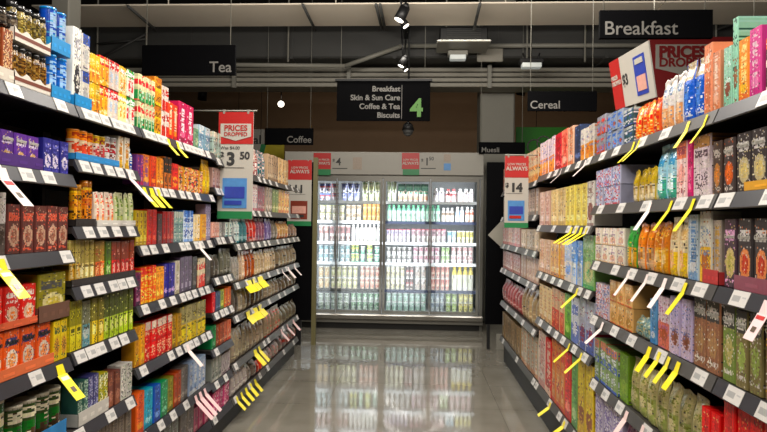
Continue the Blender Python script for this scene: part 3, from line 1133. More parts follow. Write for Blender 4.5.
run('B', 0, 80.8, 90, 1, 34, 'box:machine_pod_carton', 'top', 'd0ccc4 2c4a9a b0b0b0 3c3c50', 'white and navy pod carton', tiers=2, z0=b_, rec=.003)
run('B', 0, 90.5, 101, 2, 54, 'box:tea_carton', 'low', 'e8c430 f0a020 c87818 fff0b0', 'yellow tea carton', tiers=2)
run('B', 0, 101, 111, 2, 56, 'box:tea_carton', 'top', 'f0b820 d83828 e89010 fff0c0', 'red and yellow tea carton', tiers=2)
run('B', 0, 111, 122, 2, 61, 'box:tea_carton', 'top', 'ecdcd0 d84848 c8d8e8 fff0e8', 'white tea carton with red top', tiers=2)
run('B', 0, 122, 131, 2, 66, 'box:tea_carton', 'top', 'f4e4b0 f0c048 e8a030 ffffff', 'cream tea carton with yellow top', tiers=2)
run('B', 0, 131, 140, 2, 70, 'box:tea_carton', 'top', 'e8e8d8 48a050 d04048 ffffff', 'white green tea carton, red flash', tiers=2)
run('C', 0, 141, 160, 5, 76, 'box:tea_carton', 'split', 'd8d4b0 1c8a50 c8e0c8 d03848', 'green tea carton with red badge', tiers=2)
run('C', 0, 160, 167, 1, 77, 'box:tea_carton', 'bands', 'e0a020 c88010 f0d060 805010', 'golden tea carton', tiers=2)
run('C', 0, 167, 174, 2, 86, 'box:tea_carton', 'split', 'e8dcd4 d85040 c03030 b04038', 'white and red tea carton', tiers=2)
run('C', 0, 174, 183, 2, 103, 'box:tea_carton', 'vert', 'e86030 c83820 f0a060 ffe0c0', 'orange tea carton')
run('C', 0, 183.5, 198, 2, 103, 'box:tea_carton', 'vert', 'b03858 902848 d87090 f4e0e4', 'magenta tea carton with white lettering')
run('C', 0, 198.5, 203, 1, 128, 'box:tea_carton', 'pic', '6a8a70 40705a b0c0a0', 'dull green tea carton')
run('C', 0, 203, 214, 2, 126, 'box:tea_carton', 'bands', '88a8b8 c8d4d8 5a7890 e8e8e8', 'pale blue tea carton')
run('D', 0, 216, 236, 4, 134, 'box:tea_carton', 'bands', '98a8a0 c8c0b0 6a7068', 'grey green tea carton')
for k, (x0, x1, yt, cc, ds) in enumerate(((237, 245, 143, 'c0b4a8 8a8480 6a5a50', 'grey beige biscuit packet'), (245, 253, 147, 'a89890 4a7078 d8d0c8', 'grey teal biscuit packet'),
                                          (253, 259, 148, 'b8a8a0 8a3838 e0d0c8', 'pinkish biscuit packet'), (259, 265, 151, '8a8080 28585c c8b8b0', 'dark teal biscuit packet'))):
    run('E', 0, x0, x1, 3, yt, 'bag:biscuit_packet', 'busy', cc, ds)
for k, (x0, x1, yt, cc, ds) in enumerate(((268, 273, 154, 'b8a088 6a5a48 d8c8b0', 'brown biscuit packet'), (273, 279, 156, 'a89078 886850 c8b8a0', 'tan biscuit packet'),
                                          (279, 289, 159, 'd8b890 c09870 e8d8b8', 'tall peach biscuit packet'))):
    run('G', 0, x0, x1, 3, yt, 'box:biscuit_packet', 'vert', cc, ds)
# second shelf
b_, t_ = tray('A', 1, -30, 41, 13, '4a2a78', 'purple tray with white script')
run('A', 1, -30, 39, 5, 129, 'box:drink_carton', 'split', '5a3488 4a2878 c8a878 e0d4ec', 'purple drinking chocolate carton with white script', z0=b_, word=('Cadbury', .72, .15, 'white', 0))
run('A', 1, 42, 65, 3, 139, 'box:drink_carton', 'pic', '2c2c78 3c3c90 d8d0e0 6868b0', 'deep blue drinking chocolate carton')
b_, t_ = tray('B', 1, 73, 122, 7, '2c88c8', 'long sky blue tray of canisters')
run('B', 1, 73, 97, 3, 131, 'can:drink_canister', 'top', 'd8c4a8 d88838 c85848 a04828 b87838', 'cream canister with orange top', z0=b_)
run('B', 1, 97, 109, 2, 136, 'can:drink_canister', 'top', 'dcccc0 c8a840 c05858 905040 b8a050', 'cream canister with yellow top', z0=b_)
run('B', 1, 109, 121, 2, 137, 'can:drink_canister', 'bands', 'd4d0cc 9a9490 b03840 804038 a0a0a0', 'white canister with red band', z0=b_)
run('B', 1, 122.5, 134, 2, 136, 'box:drink_carton', 'vert', 'dcd4c4 c8a050 e0b840 c08840', 'tall cream and yellow carton')
run('B', 1, 134, 140, 1, 149, 'bottle:syrup_bottle', 'bands', '2858a8 88b8e0 d8e0e8 ffffff f0f0f0', 'blue bottle with white cap')
for x0, x1, n, yt, la, cc, ds in ((141, 149, 2, 154, 'vert', '6a3878 a83858 d88898', 'purple snack carton'), (149, 156, 1, 154, 'vert', 'c87838 7a4878 e8b070', 'orange and purple snack carton'),
                                  (156, 162, 1, 156, 'vert', 'd05830 a83820 f09050', 'red orange snack carton'), (162, 169, 2, 157, 'vert', 'd89050 b86838 f0c890', 'peach orange snack carton'),
                                  (169, 177, 2, 157, 'low', '2a2420 c87838 503020', 'black carton with orange foot'), (177, 184, 1, 163, 'pic', 'd84820 b83010 f0a030', 'bright red orange carton'),
                                  (184, 207, 6, 168, 'busy', 'd8a040 d04848 3a3434 e8c8a0', 'small yellow and pink carton over white tray')):
    run('C', 1, x0, x1, n, yt, 'box:snack_carton', la, cc, ds)
run('C', 1, 207.5, 215, 2, 158, 'bag:coffee_pouch', 'pic', 'e0b830 c89820 f0d870', 'tall yellow pouch')
for x0, x1, n, yt, la, cc, ds in ((216, 226, 3, 168, 'vert', 'b89890 8a5a50 d8c8c0', 'dusty pink carton'), (226, 236, 3, 170, 'vert', '8a9088 607068 b8b8b0', 'grey green carton')):
    run('D', 1, x0, x1, n, yt, 'box:biscuit_packet', la, cc, ds)
for bay, x0, x1, n, yt, cc, ds in (('E', 237, 252, 5, 181, 'a89088 8a4848 c8b8b0', 'brown red upright packet'), ('E', 252, 258, 3, 184, 'd0c4c0 a04858 8890a0', 'white and pink upright packet'),
                                   ('E', 258, 265, 3, 186, '806068 a03850 b8a0a0', 'dark rose upright packet'), ('G', 266, 273, 3, 187, '98887c 605a54 c0b8b0', 'grey upright packet'),
                                   ('G', 273, 279, 2, 189, '68784c 8a9460 b8b890', 'olive green upright packet'), ('G', 279, 290, 4, 190, 'd8b078 c87858 e8d0a8', 'peach and yellow upright packet')):
    run(bay, 1, x0, x1, n, yt, 'box:biscuit_packet', 'vert', cc, ds)
# third shelf
run('A', 2, -38, 6.5, 3, 190, 'box:drink_carton', 'low', 'c8c4c0 504844 302824 8a807a', 'white and black drink carton')
run('A', 2, 7.5, 66, 5, 205, 'box:coffee_carton', 'bowl', '5c3430 8a5a4c c0a08c d06858', 'dark red brown drink carton with cup picture')
b_, t_ = tray('B', 2, 73, 96, 8, '2c2826', 'black tray of honey coloured jars')
run('B', 2, 73, 84, 2, 184, 'jar:spice_jar', 'bands', 'd8a038 e0b860 c87828 503818 c89030', 'honey coloured jar with orange label', z0=b_)
run('B', 2, 84, 96, 2, 180, 'jar:spice_jar', 'bands', 'd08830 e8c068 b86020 503010 b87828', 'amber jar with orange label', z0=b_)
b_, t_ = tray('B', 2, 97, 140, 6, 'd8d4cc', 'white tray of slim sweetener packs')
run('B', 2, 97, 119, 4, 192, 'bag:sweetener_pouch', 'vert', 'e8d8c8 d87038 e09860 d05838', 'cream pouch with orange wave', z0=b_)
run('B', 2, 119, 139.5, 4, 193, 'bag:sweetener_pouch', 'vert', 'd8dcb8 88a848 b8c878 6a8838', 'cream pouch with green wave', z0=b_)
for x0, x1, n, yt, la, cc, ds in ((141.5, 153, 3, 210, 'vert', 'c8b040 a08828 e0d080 806018', 'yellow gold tea carton'), (153, 163, 2, 209, 'vert', 'd04838 b03028 e87860', 'red tea carton'),
                                  (163, 168, 1, 213, 'vert', '302828 502828 806060', 'black tea carton'), (168, 179, 3, 211, 'vert', '98282c 701c20 c86858', 'dark red tea carton'),
                                  (179, 188, 2, 211, 'bands', '8aa8a0 d0d4cc 587078', 'grey teal tea carton'), (188, 198, 3, 210, 'bands', 'c8d0dc 3860a8 7898c8 28488c', 'white and blue tea carton'),
                                  (198, 205, 2, 214, 'vert', 'd8c8a8 d0a850 e8d8b8', 'cream tea carton'), (205, 210, 1, 214, 'vert', 'e0a828 c88818 f0c860', 'bright yellow tea carton'),
                                  (210, 215, 2, 204, 'vert', '9488a0 706880 b8b0c0', 'lavender tea carton')):
    run('C', 2, x0, x1, n, yt, 'box:tea_carton', la, cc, ds)
for x0, x1, n, yt, cc, ds in ((216.5, 224, 3, 222, 'd8a898 c87868 e8c8b8', 'peach pink packet'), (224, 230, 2, 222, '8a8680 686460 b0aca4', 'warm grey packet'), (230, 236, 2, 222, 'c0c8c0 58888c e0e0d8', 'white teal packet')):
    run('D', 2, x0, x1, n, yt, 'box:biscuit_packet', 'vert', cc, ds)
for bay, x0, x1, n, yt, cc, ds in (('E', 237, 244, 3, 217, 'c8d0cc 3a7880 88a0a0', 'white and teal tall packet'), ('E', 244, 250, 2, 218, '487478 305458 88a8a8', 'dark teal tall packet'),
                                   ('E', 250, 258, 3, 217, 'b84840 c8a098 903030', 'red and white tall packet'), ('E', 258, 265, 3, 218, '8a5868 b08890 604050', 'rose tall packet'),
                                   ('G', 266, 272, 3, 219, '6a5888 8a80a8 b8b0c8', 'violet tall packet'), ('G', 272, 279, 2, 220, '8a8070 6a6458 b0a898', 'stone grey tall packet'),
                                   ('G', 279, 290, 4, 221, 'c8a070 b87850 d8c098', 'golden tan tall packet'), ('G', 290, 299, 3, 224, '8a7060 6a5040 b09880', 'dark tan tall packet')):
    run(bay, 2, x0, x1, n, yt, 'bag:biscuit_packet', 'vert', cc, ds)
# fourth shelf
b_, t_ = tray('A', 3, -36, 51, 12, 'e07040', 'orange tray of malt drink cartons')
lo = run('A', 3, -36, 50, 5, 331, 'box:malt_drink_carton', 'bowl', 'e87038 f0a070 e8d8c8 3a3c70', 'orange malt drink carton with dark script', z0=b_, word=('Ovaltine', .70, .22, 'ink', 0))
b2_, t2_ = tray('A', 3, -36, 36, 8, 'd86038', 'raised orange tray', z0=lo[1] + .003)
run('A', 3, -36, 36, 4, 288, 'box:malt_drink_carton', 'pic', 'd84828 f09058 e8c8b0 f4e8e0', 'red orange drink carton with white swirl', z0=b2_, up_=True)
lo = run('A', 3, 51, 66, 2, 319, 'box:malt_drink_carton', 'bowl', 'd8c048 8a6a48 c89858 4a5c40', 'yellow and brown drink carton', depth=.1)
b2_, t2_ = tray('A', 3, 37, 66, 17, '6a4a3c', 'brown tray holding a wide olive pack', z0=lo[1] + .003)
run('A', 3, 38, 64, 1, 272, 'box:hot_drink_box', 'bowl', '8a8438 c8b868 d8d0a0 4a4c50', 'wide olive hot drink box in a brown tray', z0=b2_, up_=True, depth=.1)
b_, t_ = tray('B', 3, 68, 140, 7, '2e2c2c', 'black tray of small herb packs')
for x0, x1, n, cc, ds in ((68, 79, 2, 'c8b878 d8a848 f0e0b0 806838', 'gold edged herb packet'), (79, 95, 3, '9a8c58 d8c890 f0e8c0 706038', 'cream herb packet'), (95, 107, 2, '9a8048 e87828 f0c898 a04810', 'orange herb packet'),
                          (107, 114, 1, '58702c 78b838 d8e8b0 385018', 'bright green herb packet'), (114, 140, 5, '8a4838 d83038 f0c0b0 901820', 'red herb packet')):
    run('B', 3, x0, x1, n, 240, 'box:herb_packet', 'low', cc, ds, z0=b_)
for x0, x1, n, yt, la, cc, ds in ((141.5, 147, 1, 272, 'vert', '6a2848 40203c b08098', 'plum tea carton'), (147, 161, 4, 266, 'bands', 'd86828 c84020 f0b040 f8d080', 'orange and red tea carton'),
                                  (161, 170, 2, 266, 'vert', 'e0a030 c88020 f0d080', 'amber tea carton'), (170, 180, 3, 263, 'vert', '34308a 202058 b8a0c8', 'indigo tea carton'),
                                  (180, 185, 1, 260, 'vert', 'd8d0c0 b0a890 f0e8d8', 'off white tea carton'), (185, 197, 3, 256, 'vert', '6a5c74 504858 a8a0b0', 'grey purple tea carton'),
                                  (197, 202, 1, 256, 'vert', '3c3a38 2c2a28 6a6864', 'charcoal tea carton'), (202, 210, 2, 258, 'split', 'd8cdb0 c84838 e0a090', 'cream tea carton with red foot'),
                                  (210, 215, 1, 254, 'vert', '4c4a44 383630 7a7870', 'dark grey tea carton')):
    run('C', 3, x0, x1, n, yt, 'box:tea_carton', la, cc, ds)
run('D', 3, 216.5, 225, 2, 254, 'bag:coffee_pouch', 'vert', '504c44 38342e 807a70', 'charcoal coffee pouch')
run('D', 3, 226, 236, 3, 249, 'bag:coffee_pouch', 'vert', '6c6c60 4c4c44 98988c', 'grey green coffee pouch')
for bay, x0, x1, n, yt, cc, ds in (('E', 237, 243.5, 3, 256, 'a8a298 888478 c8c4bc', 'light grey coffee pouch'), ('E', 243.5, 248, 2, 251, 'd0b8a0 b8987c e0d0c0', 'pale peach coffee pouch'),
                                   ('E', 248, 257, 3, 250, 'a85c38 703820 d8b890', 'rust orange coffee pouch'), ('E', 257, 265, 3, 250, 'b09c80 8a7860 d0c0a8', 'beige coffee pouch'),
                                   ('G', 266, 276, 4, 248, 'b8a488 988468 d0c4ac', 'sand coffee pouch'), ('G', 278, 298, 6, 246, '8a7c66 6c604e b0a48c', 'khaki coffee pouch')):
    run(bay, 3, x0, x1, n, yt, 'bag:coffee_pouch', 'vert', cc, ds)
# fifth shelf
b_, t_ = tray('A', 4, -58, 62, 34, '2888cc', 'blue tray in front of green malt tins')
run('A', 4, -60, 11, 3, 398, 'can:malt_tin', 'bowl', '2c5c30 4a3828 a89868 d8d0b0 b8b0a0', 'dark green malt tin', z0=b_, rec=.004)
run('A', 4, 12, 62, 4, 396, 'can:malt_tin', 'top', '2c6a30 3a4a2c 4a3828 e0d8c0 b8b0a0', 'green and brown malt tin in blue tray', z0=b_, rec=.004)
for x0, x1, n, yt, cc, ds in ((68, 82, 2, 300, '9a9430 e0d020 f0e878 585820', 'yellow footed herb packet'), (82, 92, 1, 300, '8a8c70 78a8b0 d8e0d8 484c3c', 'pale blue footed herb packet'),
                              (92, 106, 2, 297, '7a7440 e8c840 f8e8a0 484420', 'golden footed herb packet'), (106, 140, 6, 291, '5c6438 b8d040 e8f0a0 383c20', 'lime footed herb packet')):
    run('B', 4, x0, x1, n, yt, 'box:herb_packet', 'low', cc, ds)
for x0, x1, n, yt, la, cc, ds in ((141.5, 151, 2, 325, 'vert', 'e0a828 c88c18 f0d070', 'tall amber tea carton'), (151, 177, 5, 318, 'bands', 'd83c28 e8d8c8 b82818 f0c0a0', 'bright red tea carton with white top'),
                                  (177, 186, 2, 314, 'vert', 'b89028 8a6c18 e0c860', 'mustard tea carton'), (186, 210, 5, 303, 'low', 'a8a078 e0c428 f0e070 686030', 'yellow tea carton with grey top')):
    run('C', 4, x0, x1, n, yt, 'box:tea_carton', la, cc, ds)
for x0, x1, n, yt, cc, ds in ((216.5, 220, 1, 292, 'c03840 983038 e08080', 'crimson biscuit packet'), (220, 225, 2, 291, '384868 283850 7888a8', 'navy biscuit packet'),
                              (225, 229, 1, 289, 'a8b048 688038 d8d880', 'yellow green biscuit packet'), (229, 236, 2, 287, 'd87838 c04830 e8b070', 'orange red biscuit packet')):
    run('D', 4, x0, x1, n, yt, 'box:biscuit_packet', 'vert', cc, ds)
for bay, x0, x1, n, yt, cc, ds in (('E', 237, 243, 2, 288, '585048 3c3832 8a8478', 'dark stone coffee pouch'), ('E', 243, 250, 2, 287, 'a89c88 888070 c8c0b0', 'putty coffee pouch'),
                                   ('E', 250, 265, 4, 284, '706452 504638 988c78', 'dark khaki coffee pouch'), ('G', 266, 280, 4, 280, '8a7e6c 6a6052 b0a694', 'grey tan coffee pouch'),
                                   ('G', 280, 298, 5, 276, '786a58 584c3e 9c8c78', 'brown grey coffee pouch')):
    run(bay, 4, x0, x1, n, yt, 'bag:coffee_pouch', 'vert', cc, ds)
# sixth shelf
b_, t_ = tray('B', 5, 76, 110, 14, 'c8c4bc', 'pale tray of dark green and navy packs')
for x0, x1, n, yt, cc, ds in ((76, 88, 2, 381, '34544c 58806c a8b8a8 88a090', 'dark teal tea tin carton'), (88, 100, 2, 375, '3c3c6c 5c5c88 a8a8b8 8888a8', 'navy tea tin carton'),
                              (100, 110, 2, 373, 'b8b040 587838 e8e8c0 f0f0d0', 'yellow and green tea carton')):
    run('B', 5, x0, x1, n, yt, 'box:tea_carton', 'busy', cc, ds, z0=b_)
run('B', 5, 111, 124, 2, 371, 'box:tea_carton', 'split', '6a4038 8a5a48 a87868', 'plain brown tea carton')
run('B', 5, 125, 140, 2, 363, 'box:tea_carton', 'busy', 'd8d4cc 484848 b8c0b0 e8e4dc', 'white tea carton with black leaves')
for x0, x1, n, yt, la, cc, ds in ((141.5, 150, 1, 392, 'vert', 'e07028 c05018 f0a060', 'tall orange snack carton'), (150, 159, 1, 389, 'vert', '48a8c0 2888a0 a8d8e0', 'cyan snack carton'),
                                  (159, 166, 1, 385, 'vert', '2858b0 183c88 88a8e0', 'royal blue snack carton'), (166, 173, 1, 381, 'vert', '388858 206840 88c0a0', 'green snack carton'),
                                  (173, 179, 1, 377, 'vert', '8a8438 686420 b8b068', 'olive snack carton'), (179, 186, 2, 372, 'vert', 'a85030 7c3820 d09068', 'brown red snack carton'),
                                  (186, 193, 2, 366, 'vert', '6a6460 504c48 98928c', 'grey snack carton'), (193, 210, 4, 359, 'vert', '98a8c0 c8ccd0 6880a8', 'light blue grey snack carton')):
    run('C', 5, x0, x1, n, yt, 'box:snack_carton', la, cc, ds)
for x0, x1, n, yt, cc, ds in ((216.5, 221, 1, 325, '388c58 287040 88b898', 'emerald biscuit packet'), (221, 229, 3, 323, '98503c 703c30 c89880', 'brick brown biscuit packet'),
                              (229, 236, 2, 320, 'd08068 b84838 e0b8a0', 'salmon red biscuit packet')):
    run('D', 5, x0, x1, n, yt, 'box:biscuit_packet', 'vert', cc, ds)
for bay, x0, x1, n, yt, cc, ds in (('E', 237, 252, 5, 325, '8c8270 6a6254 b0a890', 'drab olive coffee pouch'), ('E', 252, 265, 4, 318, 'a09280 7c7060 c0b4a0', 'oatmeal coffee pouch'),
                                   ('G', 266, 281, 5, 308, '8a7a68 c05040 a89884', 'oatmeal coffee pouch with red mark'), ('G', 281, 298, 5, 304, '6c6454 504a3c 8c8470', 'dark olive coffee pouch')):
    run(bay, 5, x0, x1, n, yt, 'bag:coffee_pouch', 'vert', cc, ds)
# lower shelves
for x0, x1, n, yt, cc, ds in ((92, 140, 6, 404, '84786c 5c544c b0a898', 'grey brown snack carton'),):
    run('B', 6, x0, x1, n, yt, 'box:snack_carton', 'vert', cc, ds)
for x0, x1, n, yt, cc, ds in ((168, 184, 2, 413, '6c7068 504c44 a8a8a0', 'slate snack carton'), (184, 198, 2, 408, '605850 443c38 98908c', 'dark taupe snack carton'),
                              (198, 215, 3, 402, 'b04868 903050 d89098', 'rose pink snack carton')):
    run('C', 6, x0, x1, n, yt, 'box:snack_carton', 'vert', cc, ds)
for x0, x1, n, yt, cc, ds in ((216.5, 226, 3, 356, '90948c c0c0b8 5c6460', 'light grey biscuit packet'), (226, 236, 3, 352, 'b0a8a8 887880 d0c8c8', 'mauve grey biscuit packet')):
    run('D', 6, x0, x1, n, yt, 'box:biscuit_packet', 'vert', cc, ds)
run('D', 7, 216.5, 236, 5, 386, 'box:biscuit_packet', 'busy', 'c04878 d888a0 983058 e8c0c8', 'hot pink biscuit packet')
for bay, x0, x1, n, yt, cc, ds in (('E', 237, 250, 4, 368, 'a8a09c 7c7470 c8c4c0', 'silver grey tall pouch'), ('E', 250, 258, 2, 362, '8a8078 5c544c b0a8a0', 'smoky tall pouch'), ('E', 258, 265, 2, 359, 'd05030 a03020 e09878', 'orange red tall pouch'),
                                   ('G', 266, 280, 4, 345, '9c9088 c86858 b8b0a8', 'pinkish grey tall pouch'), ('G', 280, 298, 5, 330, '88807a a84840 a8a098', 'dusky red tall pouch')):
    run(bay, 6, x0, x1, n, yt, 'bag:coffee_pouch', 'vert', cc, ds)

# ------------------------------------------------------------------ breakfast side (near items first have the larger column)
run('H', 0, 762, 862, 4, 12, 'box:muesli_carton', 'bands', '3c2c24 d87828 e0d8d0 f0e8e0', 'dark brown carton with orange foot')
run('H', 0, 748.5, 761, 1, 27, 'box:muesli_carton', 'vert', 'd85a98 c04080 e890b8 f0d0d8', 'hot pink tall muesli carton', depth=.09)
run('H', 0, 737, 748, 1, 38, 'box:muesli_carton', 'vert', 'e89828 d87818 f0c060 f8e0a0', 'amber tall muesli carton', depth=.09)
run('H', 0, 731, 736.5, 1, 17, 'box:muesli_carton', 'low', '98c8b0 98c8b0 8a5a40 305848', 'tallest mint green muesli carton', depth=.09)
run('H', 0, 720, 730.5, 1, 47, 'box:muesli_carton', 'low', 'a0c8b4 88b8a0 804c3c d8e8e0', 'mint green carton with brown picture', depth=.09)
run('I', 0, 711, 719, 1, 51, 'box:muesli_carton', 'vert', 'd8987c c88060 e8b8a0 f0d8c8', 'salmon carton in the middle of its trio', depth=.1)
run('I', 0, 702, 711, 1, 43, 'box:muesli_carton', 'pic', 'd89074 c88464 b87058 f0d8c8', 'tallest salmon orange carton', depth=.13)
run('I', 0, 680, 701, 2, 60, 'bag:muesli_pouch', 'top', '3058b0 b8a890 5880c8 e0e4f0', 'royal blue pouch with silvery crimped top')
run('I', 0, 657, 679, 3, 76, 'bag:muesli_pouch', 'split', 'd8d4d0 d8a078 e8c8a8 7888a0', 'white pouch with peach foot')
run('I', 0, 632, 656, 4, 102, 'bag:muesli_pouch', 'busy', 'd86838 e09858 c83828 f0c890', 'orange red snack pouch')
run('I', 0, 621, 631, 2, 109, 'box:cereal_carton', 'bands', '305058 c8ccc8 485890 e0e0e0', 'dark teal and white small carton', tiers=2)
run('I', 0, 604, 620, 3, 112, 'box:cereal_carton', 'bowl', '98a0b0 a86048 6890d0 3c68b8', 'grey and blue small carton', tiers=2)
run('I', 0, 592, 603, 2, 116, 'box:cereal_carton', 'split', '909098 b8503c 7888b8 c05048', 'grey and red small carton', tiers=2)
run('J', 0, 575, 588, 3, 126, 'box:cereal_carton', 'low', 'cfc8c0 d8985c c87840 8888a0', 'tall white carton with orange foot', depth=.2)
for x0, x1, n, yt, la, cc, ds in ((569, 575, 1, 125, 'vert', '283450 1c2438 586890', 'navy cereal carton'), (563, 569, 1, 126, 'vert', 'e0b8a0 d08868 f0d8c8', 'peach cereal carton'),
                                  (557, 563, 1, 129, 'vert', 'd88070 c05048 e8b0a0', 'salmon red cereal carton'), (551, 557, 1, 133, 'vert', 'c04048 982830 e08080', 'crimson cereal carton'),
                                  (536, 551, 5, 140, 'low', 'd4c4c8 d88848 e0a868 9888a8', 'white and lilac cereal carton with orange foot')):
    run('J', 0, x0, x1, n, yt, 'box:cereal_carton', la, cc, ds)
run('K', 0, 519, 534, 7, 152, 'box:cereal_carton', 'low', 'c8b098 d89048 e0c090 b06048', 'dusty peach carton with orange foot')
run('K', 0, 501, 518, 8, 165, 'box:cereal_carton', 'vert', '8a6050 6a4840 b09080', 'brown rose carton')
# second shelf
run('H', 1, 768, 860, 5, 126, 'box:granola_carton', 'bowl', '3a3434 d8c080 c8b890 d8d4d0', 'dark granola carton at the shelf end', word=("Carman's", .74, .16, 'white', 0), rec=.004)
run('H', 1, 735.5, 767, 2, 129, 'box:granola_carton', 'bowl', '3a3434 d8c488 c8bc98 d8d4d0', 'dark granola carton with cream oval picture', word=("Carman's", .74, .16, 'white', 0), rec=.004)
b_, t_ = tray('H', 1, 745, 860, 10, 'd89c28', 'golden tray before the dark granola cartons')
run('H', 1, 721, 734.5, 1, 138, 'box:granola_carton', 'bowl', '403634 d87838 b86030 c8c0b8', 'dark granola carton with orange fruit picture', word=("Carman's", .74, .16, 'white', 0), rec=.004)
run('I', 1, 710.5, 719.5, 1, 141, 'box:granola_carton', 'bowl', '4a3c36 c88040 a87850 b8b0a8', 'dark brown granola carton with kraft foot')
run('I', 1, 692, 710, 1, 134, 'box:muesli_carton', 'bands', 'dcccd0 a07850 e0d4d4 5c4a50', 'tall white and pink carton with magenta foot', depth=.1)
run('I', 1, 686, 691.5, 1, 139, 'box:muesli_carton', 'pic', 'b83868 983058 d87898', 'magenta slim carton')
run('I', 1, 674, 685.5, 1, 140, 'box:muesli_carton', 'top', 'e0c8c4 c87860 d8a098 8a4850', 'white carton with dusty pink top')
run('I', 1, 653, 673, 2, 138, 'bag:muesli_pouch', 'split', 'a8ccd8 58a890 d8e8e8 4888b0', 'large pale blue pouch with teal foot')
run('I', 1, 630, 652, 4, 168, 'bag:muesli_pouch', 'low', 'b8a040 d8ccb0 b09868 8a6c28', 'cream and yellow pouch of nuts')
run('I', 1, 592, 618, 3, 168, 'box:cereal_carton', 'busy', 'b8b8cc 7888b8 d8d8e0 c04850', 'pale lilac and red cereal carton', tiers=2, depth=.15)
for x0, x1, n, yt, la, cc, ds in ((581, 588, 1, 180, 'pic', 'd0ccc4 8a7068 7a3c30', 'white cereal carton with brown picture'), (561, 581, 4, 184, 'vert', 'e0d080 e0c830 f0e8a0 c8b040', 'yellow cereal carton'),
                                  (547, 561, 2, 188, 'vert', 'd8c090 c8a870 e8d8b0', 'cream cereal carton'), (536, 546, 2, 191, 'vert', 'd8b8a8 c09080 e8d0c8', 'blush cereal carton')):
    run('J', 1, x0, x1, n, yt, 'box:cereal_carton', la, cc, ds)
run('K', 1, 516, 534, 7, 185, 'box:cereal_carton', 'vert', 'a08878 6c5448 c0a898', 'taupe cereal carton')
run('K', 1, 501, 515, 7, 188, 'box:cereal_carton', 'vert', '74584c 503c34 988070', 'dark taupe cereal carton')
# third shelf
b_, t_ = tray('H', 2, 735, 860, 16, '8a4858', 'maroon tray before dark muesli cartons')
run('H', 2, 768, 860, 5, 217, 'box:granola_carton', 'bowl', '3c3636 c05038 d8a080 d8d4d0', 'dark muesli carton at the shelf end', word=("Carman's", .70, .15, 'white', 0), rec=.004)
run('H', 2, 736, 767, 2, 217, 'box:granola_carton', 'bowl', '3c3636 b84830 d89068 d8d4d0', 'dark muesli carton with red oval picture', word=("Carman's", .70, .15, 'white', 0), rec=.004)
run('H', 2, 720.5, 735, 1, 217, 'box:granola_carton', 'bowl', '44343c a8a060 c0b080 d8a8c8', 'dark muesli carton with magenta top', word=("Carman's", .70, .15, 'white', 0), rec=.004)
b_, t_ = tray('I', 2, 703, 719.5, 14, 'b83434', 'red tray before a grey carton')
run('I', 2, 711, 719.5, 1, 219, 'box:muesli_carton', 'vert', 'a89c90 c0983c c8b8a8', 'beige carton behind the red tray')
run('I', 2, 697, 710, 1, 210, 'box:muesli_carton', 'low', 'ccc8bc e0b830 a86838 7888a0', 'tall white carton with yellow picture foot')
run('I', 2, 685, 696.5, 1, 213, 'box:muesli_carton', 'vert', 'c0ccd4 88a8c8 e8e8e8 6088b8', 'pale blue and white carton')
run('I', 2, 666, 684.5, 2, 217, 'bag:muesli_pouch', 'split', 'e0d0b0 e0c040 e8b080 c8a878', 'cream and yellow pouch')
run('I', 2, 650, 665.5, 2, 221, 'bag:muesli_pouch', 'low', 'd08438 d8a050 e8c890 e8c070', 'orange pouch with cream panel')
run('I', 2, 634, 649.5, 2, 222, 'bag:muesli_pouch', 'low', 'e08c20 c8a888 a07048 f0b048', 'bright orange pouch with beige foot')
run('I', 2, 623, 633.5, 2, 226, 'bag:muesli_pouch', 'low', '4c9850 c89840 d8b870 286830', 'green pouch with golden foot')
run('I', 2, 592, 622, 4, 228, 'box:cereal_carton', 'pic', 'dcd4c6 c8a888 c89888 988090', 'cream and pink small carton', tiers=2, depth=.12)
for x0, x1, n, yt, la, cc, ds in ((577, 588, 1, 232, 'pic', '88b070 389850 c8c890 a8c898', 'green cereal carton'), (567, 577, 2, 240, 'low', '6c98d8 c8ccd0 88a8d8 e0e8f0', 'blue and white cereal carton'),
                                  (560, 567, 1, 238, 'low', 'a8b8d0 d8d0c8 7898d0', 'pale blue cereal carton'), (547, 560, 3, 240, 'vert', 'd8a860 c88840 e8d0a0', 'golden orange cereal carton'),
                                  (536, 547, 2, 239, 'vert', 'd8b898 c89878 e8d0c0', 'peach cream cereal carton')):
    run('J', 2, x0, x1, n, yt, 'box:cereal_carton', la, cc, ds)
run('K', 2, 518, 534, 6, 229, 'box:cereal_carton', 'vert', 'c0b09a a08868 d8c8b0', 'soft beige cereal carton')
run('K', 2, 501, 517, 8, 227, 'box:cereal_carton', 'vert', 'c0a49c b04838 d8c0b8', 'white and red slim carton')
# fourth shelf
for x0, x1, n, yt, cc, ds in ((762, 860, 5, 322, '6a5844 3c3a38 c89838 d0ccc4', 'brown bar carton with dark top'), (735, 761, 2, 311, '7a7050 3a3836 98a868 d0ccc4', 'green brown bar carton with dark top'),
                              (721, 734.5, 1, 305, '70804c 3a3836 a8a070 d0ccc4', 'olive green bar carton with dark top')):
    run('H', 3, x0, x1, n, yt, 'box:bar_carton', 'top', cc, ds, word=("Carman's", .78, .1, 'white', 0))
run('I', 3, 691, 719.5, 2, 299, 'box:bar_carton', 'top', '8a6450 3a3836 a08060 d0ccc4', 'reddish brown bar carton with dark top', word=("Carman's", .78, .1, 'white', 0))
run('I', 3, 668, 690, 2, 296, 'box:cereal_carton', 'low', 'c0b4d0 c8b8c8 8a5848 7078a8', 'tall lilac carton with brown arch')
run('I', 3, 655, 667.5, 1, 295, 'box:cereal_carton', 'low', 'd0c0c8 c87868 a05840 b07090', 'tall white and pink carton with red foot')
run('I', 3, 648, 654.5, 1, 298, 'box:cereal_carton', 'vert', '6c98c0 4878a8 c8d0d8', 'sky blue tall carton')
